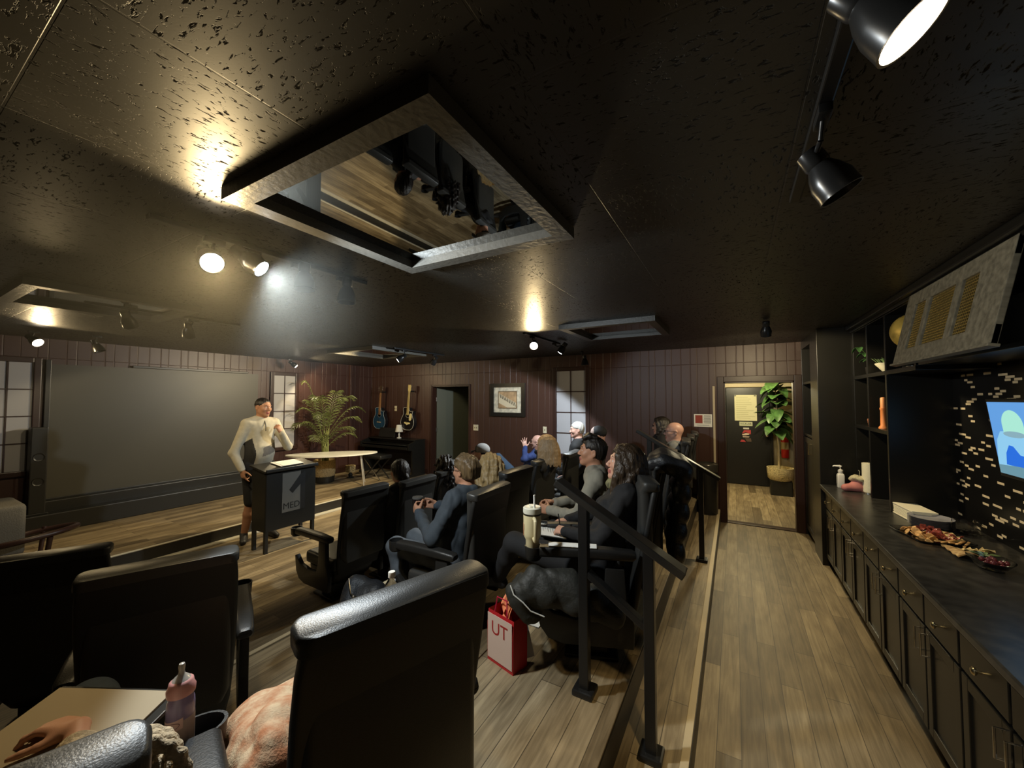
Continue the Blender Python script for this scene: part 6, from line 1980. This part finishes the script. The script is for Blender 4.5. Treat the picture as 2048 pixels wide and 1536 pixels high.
# black coat over the near arm of her seat
c0 = at_loc('back_a', .20, .34, 0)
d = Sdf(); rn = random.Random(6)
def cl_(fx, ly, z): return at_loc('back_a', fx, ly, z)
d.cone(cl_(.34, .36, .44), cl_(.02, .37, .42), .075, .062, .04); d.cone(cl_(.30, .34, .50), cl_(.12, .34, .49), .045, .045, .04)
d.cone(cl_(.40, .37, .40), cl_(.34, .38, .33), .058, .045, .04); d.cone(cl_(.08, .38, .42), cl_(-.10, .37, .34), .055, .040, .04)
d.cone(cl_(.42, .30, .38), cl_(.42, .16, .36), .05, .045, .04)
V, Q = d.mesh(.007, folds(.024, 13, 1.0))
o = np_mesh('coat', V, Q, mat('black_nylon', (.020, .020, .016), .62, bump=(60, .3)), None); tag(o, 'black coat with a thin white piping bundled on the seat end below the tumbler', 'coat')
MB().tube([cl_(.44, .425, .48), cl_(.42, .44, .44), cl_(.37, .45, .41), cl_(.33, .45, .37), cl_(.26, .445, .345)], .0035, 6).build('white_piping', mat('white_piping', (.75, .74, .68), .5), o, True)
# red gift bag
t = thing('gift_bag', 'red paper gift bag with a pale lettered panel and orange tissue on the floor', 'bag', (-1.12, 1.90, Z2), R(-15))
MB().loft([[Vector((x, y, z)) for x, y in ((.10 * k, .055 * k2), (-.10 * k, .055 * k2), (-.10 * k, -.055 * k2), (.10 * k, -.055 * k2))] for z, k, k2 in ((0, 1, 1), (.20, 1.02, 1.0), (.275, 1.0, .85))], caps=False).build('bag_body', mat('red_paper', (.46, .018, .022), .4), t)
bp_ = MB().prism([(-.095, .02), (.095, .02), (.095, .262), (-.095, .262)], 0, .002, M=Matrix.Translation((0, -.0565, 0)) @ XZ).build('pale_panel', mat('pale_pink_paper', (.66, .50, .42), .5), t)
text_obj('bag_lettering', 'UT', .10, mat('letter_red', (.36, .02, .02), .5), bp_, (0, -.0592, .19), (R(90), 0, 0), .0004)
MB().tube([(-.05, -.045, .272), (-.045, -.03, .35), (.03, -.03, .352), (.045, -.045, .272)], .004, 6).build('bag_handle', mat('red_ribbon', (.42, .01, .05), .4), t, True)
MB().grid(lambda u, v: ((u - .5) * .15 * (1 - .3 * v), (.5 - u) * .05 + .02 * math.sin(v * 7), .20 + .13 * v + .02 * math.sin(u * 12)), 10, 6, thick=.002).build('tissue', mat('orange_tissue', (.78, .24, .10), .7), t)
o = MB().grid(lambda u, v: ((u - .5) * .055, .0, v * .155 + .004), 2, 5, thick=.003).build('leaflet', M_PAPER, None); o.location = (-1.015, 1.975, Z2 + .012); o.rotation_euler = (R(-32), R(-12), R(35)); tag(o, 'narrow white leaflet leaning on the floor beside the red bag', 'leaflet')
o = MB().box((0, 0, 0), (.09, .06, .003)).build('card', M_PAPER, None); o.location = (-1.15, 2.30, Z2 + .006); tag(o, 'small white card on the floor behind the red bag', 'card')
# puffer jacket
d = Sdf()
def pj(fx, ly, z): return at_loc('back_b', fx, ly, z)
for k in range(5):
    z = .955 - .130 * k
    xx = -.455 + .014 * k
    d.cone(pj(xx, -.15 - .012 * k, z), pj(xx, .20 + .006 * k, z), .074, .078, .018, ((math.cos(R(190)), math.sin(R(190)), 0), .72))
    d.cone(pj(xx + .010, -.205 - .006 * k, z - .03), pj(xx, -.265 - .010 * k, z - .09), .058, .050, .03)
d.cone(pj(-.38, -.17, 1.0), pj(-.38, .20, 1.0), .06, .06, .04); d.cone(pj(-.33, -.17, 1.03), pj(-.33, .20, 1.03), .05, .05, .04); d.cone(pj(-.27, -.16, 1.0), pj(-.25, .19, 1.0), .04, .04, .04)
V, Q = d.mesh(.008, folds(.010, 21, .6)); o = np_mesh('puffer_jacket', V, Q, mat('black_puffer_nylon', (.017, .0175, .0195), .42, bump=(70, .35)), None)
tag(o, 'black quilted puffer jacket hung over the seat back behind the dark haired woman', 'jacket')
# backpack and denim jacket on the floor by the man in denim
d = Sdf(); d.cone((-2.38, 1.92, .32), (-2.10, 2.02, .30), .12, .11, .05); d.cone((-2.42, 1.95, .42), (-2.25, 1.98, .40), .08, .07, .05); d.cone((-2.5, 1.98, .26), (-2.35, 1.90, .25), .07, .07, .04)
V, Q = d.mesh(.009, folds(.014, 31, .8)); o = np_mesh('backpack', V, Q, mat('black_canvas', (.013, .014, .016), .55, bump=(80, .4)), None); tag(o, 'soft black bag on the floor under the armrest of the man in denim', 'bag')
MB().tube([(-2.44, 1.885, .50), (-2.36, 1.84, .43), (-2.26, 1.86, .40)], .006, 6).sphere((-2.33, 1.842, .42), .010, 10, 8).build('buckle', M_CHROME, o, True)
# baby bottle
x, y, z = -1.264, .473, .898
t = thing('baby_bottle', 'pink and lilac baby bottle standing in the armrest cup holder', 'bottle', (x, y, z), R(30))
M_BOT = mat('lilac_translucent', (.34, .27, .46), .22, trans=.25); M_BPINK = mat('pink_collar', (.62, .30, .28), .35)
MB().lathe([(.026, 0), (.0295, .006), (.030, .085), (.030, .108), (.0285, .120), (.023, .132), (.021, .138)], 32).build('bottle_body', M_BOT, t, True)
MB().lathe([(.0304, .008), (.0305, .082)], 32, capb=False, capt=False).build('milk', mat('milky_pink', (.40, .31, .28), .4), t, True)
lb = MB().grid(lambda u, v: (.0308 * math.cos(R(-150 + 110 * u)), .0308 * math.sin(R(-150 + 110 * u)), .052 + .026 * v + .012 * u), 14, 3).build('bottle_label', mat('label_pink', (.66, .45, .42), .5), t, True)
MB().tube([(.0313 * math.cos(R(-95 + 42 * math.cos(R(a)))), .0313 * math.sin(R(-95 + 42 * math.cos(R(a)))), .071 + .0085 * math.sin(R(a)) + .0045 * math.cos(R(a))) for a in range(0, 360, 20)], .0006, 4, closed=True).build('oval_line', mat('label_ink', (.14, .06, .07), .5), lb)
MB().lathe([(.022, .134), (.030, .137), (.031, .150), (.027, .158), (.0255, .168), (.020, .172), (.013, .174)], 32).build('collar', M_BPINK, t, True, angle=50)
MB().lathe([(.020, .172), (.015, .178), (.008, .184), (.0062, .192), (.0075, .204), (.006, .211), (.001, .213)], 24).build('nipple', mat('clear_silicone', (.75, .70, .62), .2, trans=.5), t, True)
# water bottle at the far arm of the near seat
p = at_loc('back_near', .335, -.272, .545)
t = thing('water_bottle', 'clear water bottle with a white cap peeking over the near seat back', 'bottle', p)
MB().lathe([(.028, 0), (.031, .006), (.031, .05), (.029, .06), (.031, .07), (.031, .13), (.027, .155), (.014, .178), (.0125, .19)], 28).build('bottle_body', M_GLASS, t, True)
MB().lathe([(.0145, .186), (.0145, .205), (.013, .208), (.001, .208)], 24).build('cap', M_WHITE, t, True)
# pad on the lap of the knit sweater wearer
t = thing('drawing_pad', 'beige paper pad on a dark board on the lap at lower left', 'pad', (-1.49, .30, .945), R(23.6))
t.rotation_euler = (R(10), R(-3), R(23.6))
MB().box((.012, 0, -.008), (.40, .30, .010), .002).build('dark_board', M_BLACK, t)
MB().box((0, .002, 0), (.365, .275, .006), .001).build('paper', mat('beige_paper', (.38, .31, .205), .7), t)
# ruffled knit bundle
d = Sdf(); c = np.array((-1.165, .345, .955))
d.ell(c, (.075, .07, .075), None, .02)
for lay, rr in enumerate((.070, .088, .104)):
    n_ = 40
    for k in range(n_):
        a0, a1 = math.pi * 2 * k / n_, math.pi * 2 * (k + 1) / n_
        ax1 = np.array((.50, .86, 0)); ax2 = np.array((0, 0, 1.0)); nn = np.array((-.86, .5, 0))
        cp = lambda q: c + (ax1 * math.cos(q) + ax2 * math.sin(q)) * (rr + .004 * math.sin(q * 18)) + nn * (.050 - .040 * lay)
        d.cone(cp(a0), cp(a1), .010, .010, .006)
d.cone(c, (-1.13, .22, .86), .07, .08, .04)
V, Q = d.mesh(.005, folds(.004, 8, 2.5)); o = np_mesh('ruffled_blanket', V, Q, C_KNIT, None); tag(o, 'cream knit blanket with scalloped ruffles bundled beside the baby bottle', 'blanket')
# patterned blanket on the near seat
d = Sdf(); rn = random.Random(14)
def bl(fx, ly, z): return at_loc('back_near', fx, ly, z)
d.cone(bl(.20, .20, .47), bl(.02, .16, .50), .085, .09, .04); d.cone(bl(.28, .16, .44), bl(.26, -.05, .43), .07, .06, .04); d.cone(bl(.10, .24, .52), bl(-.05, .22, .56), .06, .06, .04); d.cone(bl(.27, .24, .42), bl(.20, .26, .38), .06, .05, .03); d.cone(bl(.05, .05, .46), bl(.0, -.1, .44), .07, .06, .04)
V, Q = d.mesh(.006, folds(.026, 17, .9)); o = np_mesh('patterned_blanket', V, Q, mat('peach_floral_cloth', (.60, .45, .29), .85, bump=(200, .3), var=(22, .0, (.42, .17, .075))), None); tag(o, 'peach and rust patterned blanket bundled on the near seat', 'blanket')
